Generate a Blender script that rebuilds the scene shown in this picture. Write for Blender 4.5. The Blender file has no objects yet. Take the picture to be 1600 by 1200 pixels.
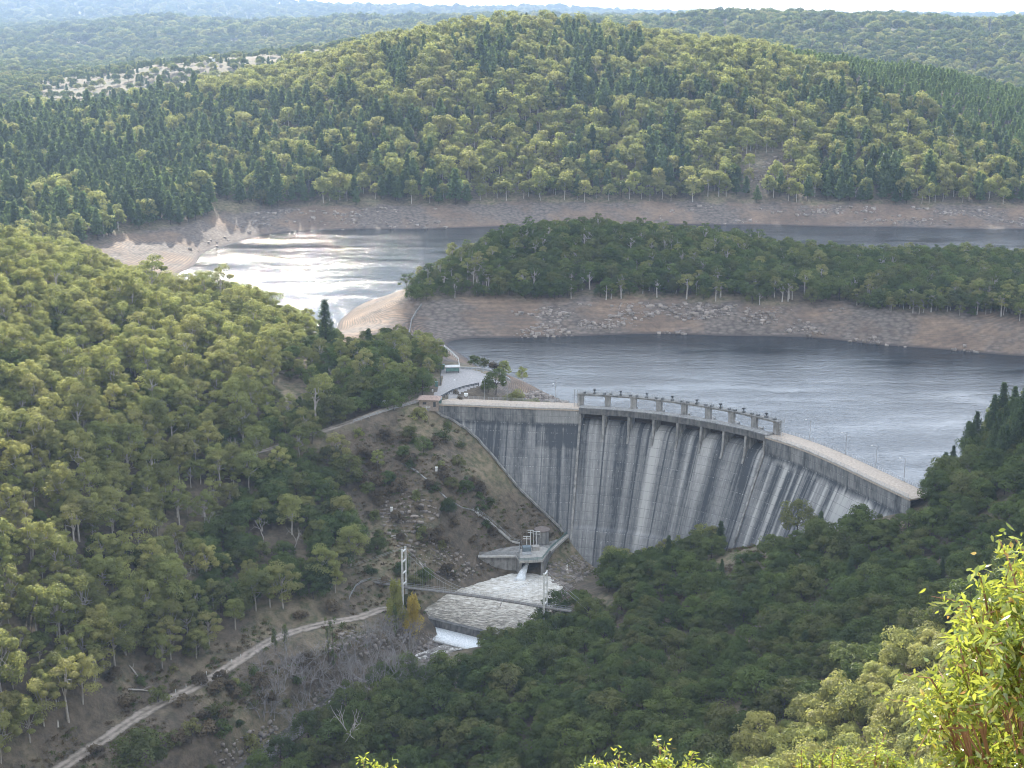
import bpy, math, random
import numpy as np
from mathutils import Vector, Matrix
random.seed(7); RS = np.random.RandomState(7)
SC = bpy.context.scene; COL = SC.collection
# ------------------------------------------------------------------ camera, world, sun, exposure
F = 2200.0; CZ = 150.0; PIT = math.atan(585 / F)
cam = bpy.data.cameras.new('camera'); cam.sensor_width = 36; cam.lens = 36 * F / 1600
cam.clip_start = .5; cam.clip_end = 60000
co = bpy.data.objects.new('camera', cam); COL.objects.link(co)
co.location = (0, 0, CZ); co.rotation_euler = (math.pi / 2 - PIT, 0, 0); SC.camera = co
SUN_AZ, SUN_EL = math.radians(-12), math.radians(31)      # azimuth from the view direction, to the right
SUNV = np.array([math.sin(SUN_AZ) * math.cos(SUN_EL), math.cos(SUN_AZ) * math.cos(SUN_EL), math.sin(SUN_EL)])
W = bpy.data.worlds.new('World'); SC.world = W; W.use_nodes = True
nt = W.node_tree; bg = nt.nodes['Background']
sky = nt.nodes.new('ShaderNodeTexSky'); sky.sky_type = 'NISHITA'; sky.sun_disc = False
sky.sun_elevation = SUN_EL; sky.sun_rotation = SUN_AZ; sky.altitude = 300; sky.air_density = 1.3; sky.dust_density = .5
nt.links.new(sky.outputs[0], bg.inputs[0]); bg.inputs[1].default_value = .1
# thin bright cloud in streaks over the lower sky
_tc = nt.nodes.new('ShaderNodeTexCoord'); _mp = nt.nodes.new('ShaderNodeMapping'); _mp.inputs['Scale'].default_value = (1.6, 1.6, 7)
_nz = nt.nodes.new('ShaderNodeTexNoise'); _nz.inputs['Scale'].default_value = 1.7; _nz.inputs['Detail'].default_value = 6
_rg = nt.nodes.new('ShaderNodeMapRange'); _rg.inputs[1].default_value = .33; _rg.inputs[2].default_value = .56; _rg.inputs[3].default_value = .4; _rg.inputs[4].default_value = .85
_mx = nt.nodes.new('ShaderNodeMix'); _mx.data_type = 'RGBA'; _sp = nt.nodes.new('ShaderNodeSeparateXYZ'); _el = nt.nodes.new('ShaderNodeMapRange'); _el.inputs[1].default_value = .12; _el.inputs[2].default_value = .5; _el.inputs[3].default_value = 24; _el.inputs[4].default_value = 6.2
_cl = nt.nodes.new('ShaderNodeVectorMath'); _cl.operation = 'SCALE'; _cl.inputs[0].default_value = (.97, 1, 1.05)
nt.links.new(_tc.outputs['Generated'], _sp.inputs[0]); nt.links.new(_sp.outputs[2], _el.inputs[0]); nt.links.new(_el.outputs[0], _cl.inputs['Scale']); nt.links.new(_cl.outputs[0], _mx.inputs[7])
nt.links.new(_tc.outputs['Generated'], _mp.inputs[0]); nt.links.new(_mp.outputs[0], _nz.inputs[0]); nt.links.new(_nz.outputs[0], _rg.inputs[0])
nt.links.new(_rg.outputs[0], _mx.inputs[0]); nt.links.new(sky.outputs[0], _mx.inputs[6]); nt.links.new(_mx.outputs[2], bg.inputs[0])
sl = bpy.data.lights.new('sun', 'SUN'); sl.energy = 5.0; sl.angle = math.radians(.5); sl.color = (1, .92, .79)
so = bpy.data.objects.new('sun', sl); COL.objects.link(so); so.location = (0, 0, 900)
so.rotation_euler = Vector(SUNV).to_track_quat('Z', 'Y').to_euler()
SC.view_settings.view_transform = 'Standard'; SC.view_settings.look = 'None'; SC.view_settings.gamma = 1
SC.view_settings.exposure = 1.82
SC.cycles.filter_width = 1.05; SC.cycles.max_bounces = 6; SC.cycles.diffuse_bounces = 3; SC.cycles.glossy_bounces = 2; SC.cycles.transmission_bounces = 3
SC.cycles.volume_bounces = 0; SC.cycles.transparent_max_bounces = 4; SC.cycles.caustics_reflective = False

# ------------------------------------------------------------------ helpers
def tag(o, label=None, cat=None, group=None, kind=None):
    if label: o['label'] = label
    if cat: o['category'] = cat
    if group: o['group'] = group
    if kind: o['kind'] = kind
    return o
def link(name, data, parent=None):
    o = bpy.data.objects.new(name, data); COL.objects.link(o)
    if parent is not None: o.parent = parent
    return o
def empty(name, loc, rz=0, sc=1, label=None, cat=None, group=None):
    o = link(name, None); o.location = loc; o.rotation_euler = (0, 0, rz); o.scale = (sc,) * 3
    o.empty_display_size = .5
    return tag(o, label, cat, group)
def mat(name): 
    m = bpy.data.materials.new(name); m.use_nodes = True; m.node_tree.nodes.clear(); return m
class NT:                                   # small node helper
    def __init__(s, m): s.m = m; s.t = m.node_tree
    def n(s, ty, ins=None, **kw):
        nd = s.t.nodes.new('ShaderNode' + ty)
        for k, v in kw.items(): setattr(nd, k, v)
        for k, v in (ins or {}).items(): s.put(nd.inputs[k], v)
        return nd
    def put(s, sock, v):
        if isinstance(v, bpy.types.NodeSocket): s.t.links.new(v, sock)
        elif isinstance(v, bpy.types.Node): s.t.links.new(v.outputs[0], sock)
        else: sock.default_value = v
    def noise(s, vec, scale, detail=4, rough=.55):
        return s.n('TexNoise', {'Vector': vec, 'Scale': scale, 'Detail': detail, 'Roughness': rough}).outputs[0]
    def ramp(s, fac, pts):
        r = s.n('ValToRGB', {0: fac}); e = r.color_ramp.elements
        while len(e) < len(pts): e.new(.5)
        for a, (p, c) in zip(e, pts): a.position = p; a.color = (*c, 1) if len(c) == 3 else c
        return r.outputs[0]
    def mr(s, v, a, b, c=0, d=1):
        return s.n('MapRange', {0: v, 1: a, 2: b, 3: c, 4: d}).outputs[0]
    def math(s, op, a, b=0, c=0):
        return s.n('Math', {0: a, 1: b, 2: c}, operation=op).outputs[0]
    def mix(s, f, a, b, bt='MIX'):
        m = s.n('Mix', data_type='RGBA', blend_type=bt); s.put(m.inputs[0], f)
        for k, v in ((6, a), (7, b)): s.put(m.inputs[k], v if not isinstance(v, tuple) else (*v, 1))
        return m.outputs[2]
    def scale(s, vec, v):
        return s.n('Mapping', {'Vector': vec, 'Scale': v}).outputs[0]
    def pos(s): return s.n('NewGeometry').outputs['Position']
    def obj(s): return s.n('TexCoord').outputs['Object']
    def out(s, sh): 
        o = s.n('OutputMaterial'); s.put(o.inputs[0], sh); return s.m
    def pbr(s, col, rough=.85, bump=None, bs=.3, bd=.1, **kw):
        b = s.n('BsdfPrincipled'); s.put(b.inputs['Base Color'], col if not isinstance(col, tuple) else (*col, 1))
        s.put(b.inputs['Roughness'], rough)
        for k, v in kw.items(): s.put(b.inputs[k], v)
        if bump is not None:
            bn = s.n('Bump', {'Height': bump, 'Strength': bs, 'Distance': bd}); s.put(b.inputs['Normal'], bn.outputs[0])
        return s.out(b.outputs[0])
def mesh_np(name, V, Fq, material=None, smooth=False, uv=None, attrs=None):
    """V (n,3); Fq (m,k) faces all of k corners"""
    V = np.asarray(V, np.float32); Fq = np.asarray(Fq, np.int32); k = Fq.shape[1]
    me = bpy.data.meshes.new(name); me.vertices.add(len(V)); me.vertices.foreach_set('co', V.ravel())
    me.loops.add(Fq.size); me.loops.foreach_set('vertex_index', Fq.ravel())
    me.polygons.add(len(Fq)); me.polygons.foreach_set('loop_start', np.arange(0, Fq.size, k, dtype=np.int32))
    if smooth: me.polygons.foreach_set('use_smooth', np.ones(len(Fq), bool))
    if uv is not None:
        l = me.uv_layers.new(name='UVMap'); l.data.foreach_set('uv', np.asarray(uv, np.float32)[Fq.ravel()].ravel())
    for an, av in (attrs or {}).items():
        a = me.attributes.new(an, 'FLOAT', 'POINT'); a.data.foreach_set('value', np.asarray(av, np.float32))
    if material: me.materials.append(material)
    me.update(calc_edges=True); me.validate(); return me
class MB:                                   # collects shapes of mixed faces into ONE mesh
    def __init__(s): s.v = []; s.f = []; s.uv = None
    def add(s, vs, fs):
        b = len(s.v); s.v += [tuple(map(float, v)) for v in vs]; s.f += [tuple(b + i for i in q) for q in fs]; return s
    def box(s, c, d, rz=0, top=1.0, M=None):
        x, y, z = d[0] / 2, d[1] / 2, d[2] / 2; cr, sr = math.cos(rz), math.sin(rz); vs = []
        for k, t in ((-z, 1), (z, top)):
            for a, b in ((-x, -y), (x, -y), (x, y), (-x, y)):
                a *= t; b *= t; vs.append((c[0] + a * cr - b * sr, c[1] + a * sr + b * cr, c[2] + k))
        return s.add(vs, [(3, 2, 1, 0), (4, 5, 6, 7), (0, 1, 5, 4), (1, 2, 6, 5), (2, 3, 7, 6), (3, 0, 4, 7)])
    def tube(s, pts, rad, n=6, cap=True):
        pts = [Vector(p) for p in pts]; m = len(pts); vs = []; fs = []
        rad = [rad] * m if not hasattr(rad, '__len__') else rad
        for i, p in enumerate(pts):
            t = (pts[min(i + 1, m - 1)] - pts[max(i - 1, 0)])
            t = t.normalized() if t.length > 1e-9 else Vector((0, 0, 1))
            a = t.cross(Vector((0, 0, 1)) if abs(t.z) < .9 else Vector((1, 0, 0))).normalized(); b = t.cross(a)
            for k in range(n):
                w = 2 * math.pi * k / n; vs.append(p + (a * math.cos(w) + b * math.sin(w)) * rad[i])
        for i in range(m - 1):
            for k in range(n): fs.append((i * n + k, i * n + (k + 1) % n, (i + 1) * n + (k + 1) % n, (i + 1) * n + k))
        if cap: fs += [tuple(range(n))[::-1], tuple((m - 1) * n + k for k in range(n))]
        return s.add(vs, fs)
    def bar(s, a, b, w, h=None):
        """rectangular bar from a to b"""
        a, b = Vector(a), Vector(b); h = h or w; t = (b - a).normalized()
        u = t.cross(Vector((0, 0, 1)) if abs(t.z) < .95 else Vector((0, 1, 0))).normalized() * w / 2; v = u.cross(t).normalized() * h / 2
        vs = [a - u - v, a + u - v, a + u + v, a - u + v, b - u - v, b + u - v, b + u + v, b - u + v]
        return s.add(vs, [(3, 2, 1, 0), (4, 5, 6, 7), (0, 1, 5, 4), (1, 2, 6, 5), (2, 3, 7, 6), (3, 0, 4, 7)])
    def sweep(s, rings, close=True, caps=True):
        """rings: list of equal-length lists of points"""
        n = len(rings[0]); vs = [p for r in rings for p in r]; fs = []
        for i in range(len(rings) - 1):
            for k in range(n if close else n - 1):
                fs.append((i * n + k, i * n + (k + 1) % n, (i + 1) * n + (k + 1) % n, (i + 1) * n + k))
        if caps: fs += [tuple(range(n))[::-1], tuple((len(rings) - 1) * n + k for k in range(n))]
        return s.add(vs, fs)
    def mesh(s, name, material, smooth=False):
        me = bpy.data.meshes.new(name); me.from_pydata(s.v, [], s.f); me.materials.append(material)
        if smooth: me.polygons.foreach_set('use_smooth', [True] * len(me.polygons))
        if s.uv: 
            l = me.uv_layers.new(name='UVMap')
            for lp in me.loops: l.data[lp.index].uv = s.uv[lp.vertex_index]
        me.update(); return me
    def build(s, name, material, parent=None, smooth=False): return link(name, s.mesh(name, material, smooth), parent)

# ------------------------------------------------------------------ noise, projection
def vnoise(x, y, seed=0):
    xi = np.floor(x).astype(np.int64); yi = np.floor(y).astype(np.int64); fx = x - xi; fy = y - yi
    fx = fx * fx * (3 - 2 * fx); fy = fy * fy * (3 - 2 * fy)
    def h(a, b):
        n = (a * 374761393 + b * 668265263 + seed * 982451653) & 0x7fffffff
        n = ((n ^ (n >> 13)) * 1274126177) & 0x7fffffff; return ((n ^ (n >> 16)) & 0xffff) / 65535.
    return (h(xi, yi) * (1 - fx) + h(xi + 1, yi) * fx) * (1 - fy) + (h(xi, yi + 1) * (1 - fx) + h(xi + 1, yi + 1) * fx) * fy - .5
def fbm(x, y, o=4, seed=0):
    r = 0; a = 1
    for i in range(o): r = r + a * vnoise(x * 2 ** i + 17.3 * i, y * 2 ** i - 9.1 * i, seed + i); a *= .5
    return r
def X_of(px, Y, z): return (px - 800) / F * (Y * math.cos(PIT) + (CZ - z) * math.sin(PIT))
def project(x, y, z):
    d = y * math.cos(PIT) + (CZ - z) * math.sin(PIT); u = -y * math.sin(PIT) * -1; up = y * math.sin(PIT) + (z - CZ) * math.cos(PIT)
    return 800 + F * x / d, 600 - F * up / d, d
def ray(px, py):
    return np.array([px - 800, F * math.cos(PIT) + (600 - py) * math.sin(PIT), -F * math.sin(PIT) + (600 - py) * math.cos(PIT)])
def pz(px, py, z):
    d = ray(px, py); t = (z - CZ) / d[2]; return Vector((d[0] * t, d[1] * t, z))
def pY(px, py, Y):
    d = ray(px, py); t = Y / d[1]; return Vector((d[0] * t, Y, CZ + d[2] * t))

# ------------------------------------------------------------------ terrain
# control points of the ground: (bearing column, distance ahead, height above the dam's crest road)
CP = """
1600 255 1|1600 250 -3|1400 265 -10|1200 290 -24|1000 310 -35|800 330 -47|600 345 -55|400 330 -60|1800 260 8|2000 260 20
1600 275 3|1400 295 -8|1200 320 -21|1000 345 -34|800 365 -44|650 378 -50|1600 300 7|1400 335 -10|1200 365 -24|1000 392 -37|900 405 -44|800 420 -50
1600 345 5|1450 375 -8|1300 400 -18|1150 425 -29|1000 440 -38|900 448 -45|1600 385 6|1500 400 -2|1440 413 -7|1340 428 -12|1250 435 -18|1100 455 -33|1000 474 -50|920 480 -54|960 490 -56|900 495 -56
1510 422 1|1500 432 2|1455 414 1|1470 425 .5|1600 430 10|1700 430 20|1800 350 25|1600 470 8|1560 470 4|1440 478 -14|1400 470 -24|1480 500 -15|1550 540 -15|1620 600 -15|1750 650 -15|1900 620 -3
1200 520 -40|1300 490 -40|1000 560 -40|900 600 -24|1100 620 -30|1350 600 -25|2000 300 40|2000 430 50|2200 600 30|2000 700 -20
700 703 -15|800 714 -15|900 718 -15|1050 723 -15|1200 718 -15|1300 711 -15|1400 696 -15|1500 685 -15|1600 674 -15|1750 660 -15|1900 640 -10
800 690 -22|1000 700 -23|1200 695 -23|1400 672 -23|1600 650 -23
700 757 -2|620 751 -3|900 751 -3|1050 748 -3|1200 735 -3|1400 715 -3|1600 695 -3|1750 690 -3
535 762 -15|560 795 -15|575 745 -10|600 760 -8|590 790 -9|650 735 -8|700 745 -5|650 850 -15|700 915 -15|800 950 -15|900 960 -15|1000 955 -15|1100 945 -15|1200 925 -15|1300 920 -15|1450 920 -15|1600 920 -15|1800 900 -10
700 850 -2|760 860 5|800 855 11|850 850 17|900 850 18|960 850 17|1100 850 11|1200 850 5|1300 840 2|1400 840 1|1500 840 2|1600 830 0|850 800 9|1000 800 9|1200 790 4|1400 780 2|1600 770 2|1900 800 5
560 727 -12|600 715 -8|640 690 -7|690 695 -14|740 655 -15|760 640 -15|815 622 -15|850 608 -15|900 588 -15|680 660 -6|650 640 -3|720 615 -4
560 700 -8|500 720 -15|430 740 -15|350 760 -15|310 960 -15|280 900 -15|270 840 -15|300 790 -15|200 900 -8|150 940 -3|100 900 0|200 800 2|0 900 5|100 750 15|-200 900 15
450 850 -22|450 960 -22|600 1000 -22|380 900 -20|500 800 -22|900 1030 -22|1200 1020 -22|1500 1010 -22|750 1010 -22|1700 1000 -22|570 850 -21|620 920 -21
330 997 -15|400 1056 -15|500 1083 -15|600 1089 -15|700 1093 -15|800 1105 -15|900 1110 -15|1050 1114 -15|1200 1112 -15|1400 1100 -15|1600 1089 -15|1800 1080 -15
200 932 -5|120 950 0|290 1028 -1|400 1100 -1|600 1128 -1|800 1140 -1|1000 1145 -1|1200 1140 -1|1400 1135 -1|1600 1126 -1|1800 1120 -1
0 1100 15|200 1150 20|0 1200 32|400 1250 30|600 1300 60|800 1350 82|1000 1320 65|1200 1280 50|1400 1280 38|1600 1280 28|500 1200 22|700 1210 26|900 1220 28|1100 1220 28
0 1350 40|200 1400 44|350 1430 64|480 1470 82|620 1500 110|740 1540 120|850 1580 128|920 1570 123|1000 1540 110|1100 1520 106|1200 1500 98|1350 1480 84|1500 1480 73|1600 1480 53|1750 1480 40|-200 1350 60
0 1700 20|200 1750 25|400 1850 50|850 1950 90|1200 1900 50|1600 1850 10|-300 1700 20|1900 1800 10
0 2100 35|120 2100 40|250 2100 61|340 2150 73|450 2200 84|600 2300 94|750 2500 90|1300 2300 60|1500 2200 42|1600 2100 30|1100 2400 75|950 2600 80
950 3100 119|1100 3000 117|1300 2900 112|1500 2700 101|1600 2600 100|1800 2600 100|2200 2600 90
0 2800 20|300 2800 25|600 3000 55|0 3700 20|300 3700 35|600 3800 70|800 3900 95|0 5200 50|150 5200 76|270 5200 100|400 5200 74|500 5200 84|650 5200 104|750 5200 106|850 5200 104|-300 5200 60|1300 5000 60
0 7500 60|400 7500 50|800 7500 70|1600 7000 60|0 10500 208|200 10500 197|420 10500 187|480 10500 162|600 10500 138|700 10500 124|780 10500 122|830 10500 160|900 10500 120|950 10500 110|1200 10500 80|1600 10500 80|0 14500 100|800 14500 80|1600 14500 60|-500 10500 190|2100 9500 80
-200 650 55|-200 500 45|-400 600 80|-200 350 10|-500 400 60|-200 740 40|-500 900 60|-300 1200 50|0 650 35|100 660 26|200 660 12|300 660 8|400 650 4|450 640 0|510 632 -3|560 630 -5|620 610 -2|660 590 1
0 740 22|400 700 -2|300 720 0|0 500 20|0 430 2|200 560 14|200 500 2|200 450 -12|200 410 -27|200 385 -38|0 400 -8|0 370 -22|0 340 -36|0 320 -44|-200 320 -25|100 362 -35|100 400 -18
350 600 10|350 540 0|350 512 -9|350 470 -22|350 440 -33|330 415 -38|480 560 2|480 520 -6|480 490 -18|480 465 -30|500 445 -38|600 600 1|600 532 -3|600 510 -14|600 490 -28|600 470 -38|620 458 -43|640 445 -50
700 575 1|760 570 1|790 592 -3|830 575 -8|860 572 -14|700 590 1|730 545 0|800 548 -9|860 545 -18|690 530 -6|700 522 -10|760 514 -24|830 507 -39|870 500 -46|720 500 -22|700 490 -28|740 492 -39|780 496 -44.5|830 497 -46|745 484 -49.5|780 483 -51.5|805 480 -53|720 480 -46
745 477 -51.6|700 467 -51.8|670 455 -52|652 449 -53|800 486 -51.5|850 488 -51.5|720 458 -54.5|780 465 -55|850 470 -55|895 485 -50|915 478 -49.5|892 465 -50|878 452 -50|870 440 -50|760 480 -49
"""
RAW = [(0, -60, 149), (120, -60, 150), (-120, -60, 149), (0, -5, 147.9), (0, 8, 139.5), (5, 12, 138.8), (-6, 12, 136), (0, 22, 128), (60, 22, 130), (-60, 22, 125), (0, 60, 102), (100, 80, 96),
       (-100, 60, 92), (0, 150, 38), (100, 150, 42), (-100, 150, 22), (0, 230, -14), (60, 220, 0), (-80, 230, -33), (-160, 240, -35), (160, 230, 25), (-60, 290, -60), (-150, 290, -58)]
ctl = [(X_of(px, Y, z), Y, z) for px, Y, z in (map(float, t.split()) for t in CP.replace('\n', '|').split('|') if t.strip())] + RAW
ctl = np.array(ctl)
def warp(x, y):
    w = 600. / (y + 160.); return np.stack([x * w, np.log(y + 160.) * 600], -1)
cw = warp(ctl[:, 0], ctl[:, 1]); c2 = 14.0 ** 2
A = np.sqrt(((cw[:, None] - cw[None]) ** 2).sum(-1) + c2)
zs = ctl[:, 2] - 0
nC = len(ctl); AA = np.zeros((nC + 3, nC + 3)); AA[:nC, :nC] = A + np.eye(nC) * -.6
Pm = np.c_[np.ones(nC), cw / 1000]; AA[:nC, nC:] = Pm; AA[nC:, :nC] = Pm.T
sol = np.linalg.solve(AA, np.r_[zs, 0, 0, 0])
ROAD_LOW = [(640, 445, -49), (600, 443, -47), (562, 433, -45.5), (502, 425, -44.5), (450, 417, -44), (416, 410, -44), (330, 388, -45), (230, 369, -46), (165, 354, -46.5), (100, 340, -47), (30, 324, -47.5), (-60, 305, -48)]
ROAD_UP = [(668, 541, 0), (640, 534, 0), (600, 528, -1), (540, 518, -3.5), (480, 510, -6), (420, 503, -9), (350, 496, -11)]
RIVER = [(760, 437, -55.5), (720, 434, -55.8), (670, 427, -56.3), (590, 413, -57.2), (520, 398, -58.2), (450, 379, -59.3), (380, 361, -60.4), (300, 344, -61.5), (200, 320, -62.6), (60, 290, -64)]
def wl(tr, n=8):
    P = np.array([(X_of(a, b, c), b, c) for a, b, c in tr]); out = []
    for i in range(len(P) - 1):                      # catmull-rom
        p0, p1, p2, p3 = P[max(i - 1, 0)], P[i], P[i + 1], P[min(i + 2, len(P) - 1)]
        for t in np.arange(n) / n:
            out.append(.5 * (2 * p1 + (p2 - p0) * t + (2 * p0 - 5 * p1 + 4 * p2 - p3) * t * t + (3 * p1 - p0 - 3 * p2 + p3) * t ** 3))
    out.append(P[-1]); return np.array(out)
LOW, UP, RIV = wl(ROAD_LOW), wl(ROAD_UP), wl(RIVER)
def near_line(x, y, L):
    """distance to a polyline and its height there"""
    bd = np.full(x.shape, 1e9); bz = np.zeros(x.shape)
    for a, b in zip(L[:-1], L[1:]):
        d = b[:2] - a[:2]; t = np.clip(((x - a[0]) * d[0] + (y - a[1]) * d[1]) / (d @ d), 0, 1)
        q = np.hypot(x - a[0] - t * d[0], y - a[1] - t * d[1]); m = q < bd
        bd = np.where(m, q, bd); bz = np.where(m, a[2] + t * (b[2] - a[2]), bz)
    return bd, bz
def Hraw(x, y):
    sh = x.shape; x = x.ravel(); y = y.ravel(); out = np.empty(len(x))
    for i in range(0, len(x), 20000):
        q = warp(x[i:i + 20000], np.maximum(y[i:i + 20000], -100))
        out[i:i + 20000] = np.sqrt(((q[:, None] - cw[None]) ** 2).sum(-1) + c2) @ sol[:nC] + np.c_[np.ones(len(q)), q / 1000] @ sol[nC:]
    z = out
    amp = np.clip((y - 250) / 500, .35, 1) * np.where(y > 1150, 1 + np.clip((y - 1150) / 700, 0, 6), 1)
    wl_ = np.where(y > 1150, 90., 45.)
    damp = np.clip(np.abs(z + 15) / 6, .12, 1)                      # keep the water line where it is
    nz = fbm(x / 42, y / 42, 5, 3) * 2.6 * amp * damp + np.where(y > 1700, fbm(x / 260, y / 260, 4, 9) * np.clip((y - 1700) / 60, 0, 26), 0)
    ds = np.clip((np.hypot(x - 20, y - 20) - 60) / 80, 0, 1)
    z = z + nz * ds
    for L, hw, bl in ((LOW, 2.6, 8), (UP, 2.6, 8)):
        m = (y > 280) & (y < 560) & (x < 20)
        d, rz = near_line(x[m], y[m], L); t = np.clip((d - hw) / bl, 0, 1); t = t * t * (3 - 2 * t); z[m] = rz * (1 - t) + z[m] * t
    m = (y > 270) & (y < 445) & (x < 20)
    d, rz = near_line(x[m], y[m], RIV); t = np.clip((d - 5) / 6, 0, 1); t = t * t * (3 - 2 * t); z[m] = (rz - 1.2) * (1 - t) + np.maximum(z[m], rz - .4 + (d - 6) * .1) * t
    # flat ground of the car park by the dam's left end
    d = np.hypot((x + 34) / 17, (y - 562) / 26); t = np.clip((d - .8) / .5, 0, 1); t = t * t * (3 - 2 * t); z = .6 * (1 - t) + z * t
    return z.reshape(sh)
def axis(lo, hi, a, b, st, g):
    r = list(np.arange(a, b + .01, st)); s = st
    while r[-1] < hi: s *= g; r.append(r[-1] + s)
    s = st; l = []; v = a
    while v > lo: s *= g; v -= s; l.append(v)
    return np.array(l[::-1] + r)
GX = axis(-8500, 8500, -270, 270, 2.5, 1.045); 
GY = np.concatenate([axis(-150, 0, 0, 0, 5, 1.1)[:-1], np.arange(0, 260, 5), np.arange(260, 780, 2.5), np.arange(780, 1200, 4)]); 
_s = 4.; _v = 1200.; _l = []
while _v < 14800: _l.append(_v); _s *= 1.022; _v += _s
GY = np.concatenate([GY, _l]); 
gx, gy = np.meshgrid(GX, GY); GZ = Hraw(gx, gy)
def H(x, y):
    x = np.asarray(x, float); y = np.asarray(y, float)
    i = np.clip(np.searchsorted(GX, x) - 1, 0, len(GX) - 2); j = np.clip(np.searchsorted(GY, y) - 1, 0, len(GY) - 2)
    u = np.clip((x - GX[i]) / (GX[i + 1] - GX[i]), 0, 1); v = np.clip((y - GY[j]) / (GY[j + 1] - GY[j]), 0, 1)
    return (GZ[j, i] * (1 - u) + GZ[j, i + 1] * u) * (1 - v) + (GZ[j + 1, i] * (1 - u) + GZ[j + 1, i + 1] * u) * v
def ground(px, py, dmin=30., dmax=9000.):
    """where the ray through a bearing meets the ground"""
    d = ray(px, py); Y = dmin; 
    while Y < dmax:
        if CZ + d[2] / d[1] * Y < H(d[0] / d[1] * Y, Y): break
        Y += 1.5 if Y < 1300 else 8
    return Vector((d[0] / d[1] * Y, Y, float(H(d[0] / d[1] * Y, Y))))
# ------------------------------------------------------------------ materials of the setting
m = mat('ground'); t = NT(m); P = t.pos(); xyz = t.n('SeparateXYZ', {0: P}); hz = xyz.outputs[2]; hy = xyz.outputs[1]
n1 = t.noise(P, .035, 5); n2 = t.noise(P, .35, 5, .65); n3 = t.noise(P, 1.6, 3)
forest = t.mix(t.mr(n2, .35, .65), (.055, .045, .03), (.13, .10, .068))
grass = t.mix(t.mr(n2, .38, .62), (.085, .085, .04), (.21, .165, .105))
forest = t.mix(t.mr(n1, .45, .6), forest, grass)
# drawn-down banks: pinkish soil in faint water-mark terraces, grey rock
terr = t.n('TexWave', {'Vector': t.scale(P, (.004, .004, 1)), 'Scale': .75, 'Distortion': 2.2, 'Detail': 3, 'Detail Scale': 2}, bands_direction='Z').outputs[0]
soil = t.mix(t.mr(n1, .38, .58), (.15, .103, .07), (.26, .18, .12))
soil = t.mix(t.math('MULTIPLY', t.mr(terr, .45, .8), .6), soil, (.10, .078, .062))
rk = t.ramp(t.n('TexVoronoi', {'Vector': t.scale(P, (.35, .35, .9)), 'Scale': 1.0}).outputs[0], [(0, (.22, .185, .155)), (.5, (.14, .118, .10)), (1, (.035, .03, .026))])
rockm = t.mr(t.noise(P, .022, 5, .6), .44, .54, 0, .9)
bank = t.mix(rockm, soil, rk)
edge = t.math('ADD', hz, t.mr(t.noise(P, .06, 4), .3, .7, -1.6, 1.6))
mask = t.math('MULTIPLY', t.mr(edge, -1.2, -2.6), t.mr(hy, 556, 566))
mask = t.math('MULTIPLY', mask, t.mr(hy, 1160, 1150))
far = t.mix(t.mr(n1, .42, .6), (.06, .065, .035), (.115, .10, .06))
bank = t.mix(t.mr(n2, .35, .6, .45, 0), bank, (.05, .04, .033)); col = t.mix(mask, forest, t.mix(t.math('MULTIPLY', t.mr(terr, .55, .8), .35), bank, (.045, .036, .03))); col = t.mix(t.mr(hy, 1700, 1900), col, far)
dry = t.math('MULTIPLY', t.math('MULTIPLY', t.mr(hy, 1780, 1850), t.mr(hy, 2350, 2250)), t.mr(xyz.outputs[0], -200, -330)); col = t.mix(t.math('MULTIPLY', dry, t.mr(n1, .38, .5)), col, (.125, .10, .062))
wet = t.math('MULTIPLY', t.mr(hz, -14.0, -14.9), mask); col = t.mix(wet, col, (.05, .04, .035))
hgt = t.math('ADD', t.math('MULTIPLY', n2, 1.0), t.math('MULTIPLY', n3, .35))
m_ground = t.pbr(col, .95, hgt, .9, .9)
def water_mat(name, col, rough, s1, s2, st, dist):
    m = mat(name); t = NT(m); P = t.pos()
    a = t.noise(t.scale(P, (s1, s1 * 1.3, s1)), 1, 5, .65); b = t.noise(t.scale(P, (s2, s2, s2)), 1, 2)
    calm = t.mr(t.noise(t.scale(P, (.014, .05, .01)), 1, 6, .65), .40, .60, .38, 1)
    h = t.math('MULTIPLY', t.math('ADD', a, t.math('MULTIPLY', b, .5)), calm)
    return t.pbr(col, rough, h, st, dist, **{'IOR': 1.38})
m_water = water_mat('lake_water', (.012, .018, .024), .07, .22, 1.3, .9, .375)
def concrete(name, a, b, c=None, sc=.5):
    m = mat(name); t = NT(m); P = t.pos()
    st = t.noise(t.scale(P, (1.2, 1.2, .12)), 1, 4, .6); n = t.noise(P, sc, 5)
    return t.pbr(t.mix(t.mr(t.math('ADD', st, n), .75, 1.25), a, b), .9, t.noise(P, 3, 3), .25, .05)
m_conc = concrete('concrete', (.11, .108, .10), (.30, .29, .27))
m_conc_l = concrete('pale_concrete', (.25, .24, .22), (.42, .40, .36))
m_conc_d = concrete('dark_concrete', (.05, .05, .05), (.16, .155, .145))
def plain(name, col, rough=.6, metal=0):
    m = mat(name); t = NT(m); P = t.pos(); n = t.noise(P, 1.3, 4)
    d = tuple(v * .6 for v in col); return t.pbr(t.mix(t.mr(n, .3, .75), col, d), rough, None, **{'Metallic': metal})
m_road = plain('crest_road', (.46, .385, .31), .9); m_rail = plain('galvanised_rail', (.42, .43, .43), .45, .4)
m_white = plain('white_paint', (.75, .75, .72), .5); m_dark = plain('dark_steel', (.06, .065, .07), .5, .3)
m_teal = plain('teal_sheet', (.10, .19, .17), .55); m_bluegrey = plain('blue_grey_sheet', (.17, .215, .24), .5)
m_brown = plain('rusty_gate', (.075, .058, .045), .8); m_roof = plain('clay_roof', (.34, .25, .205), .8); m_cap = plain('weathered_cap', (.20, .165, .145), .9)
m_brick = plain('hut_wall', (.30, .245, .20), .85); m_wood = plain('weathered_wood', (.17, .16, .145), .9)
m_tar = plain('car_park', (.33, .315, .305), .9)
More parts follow.
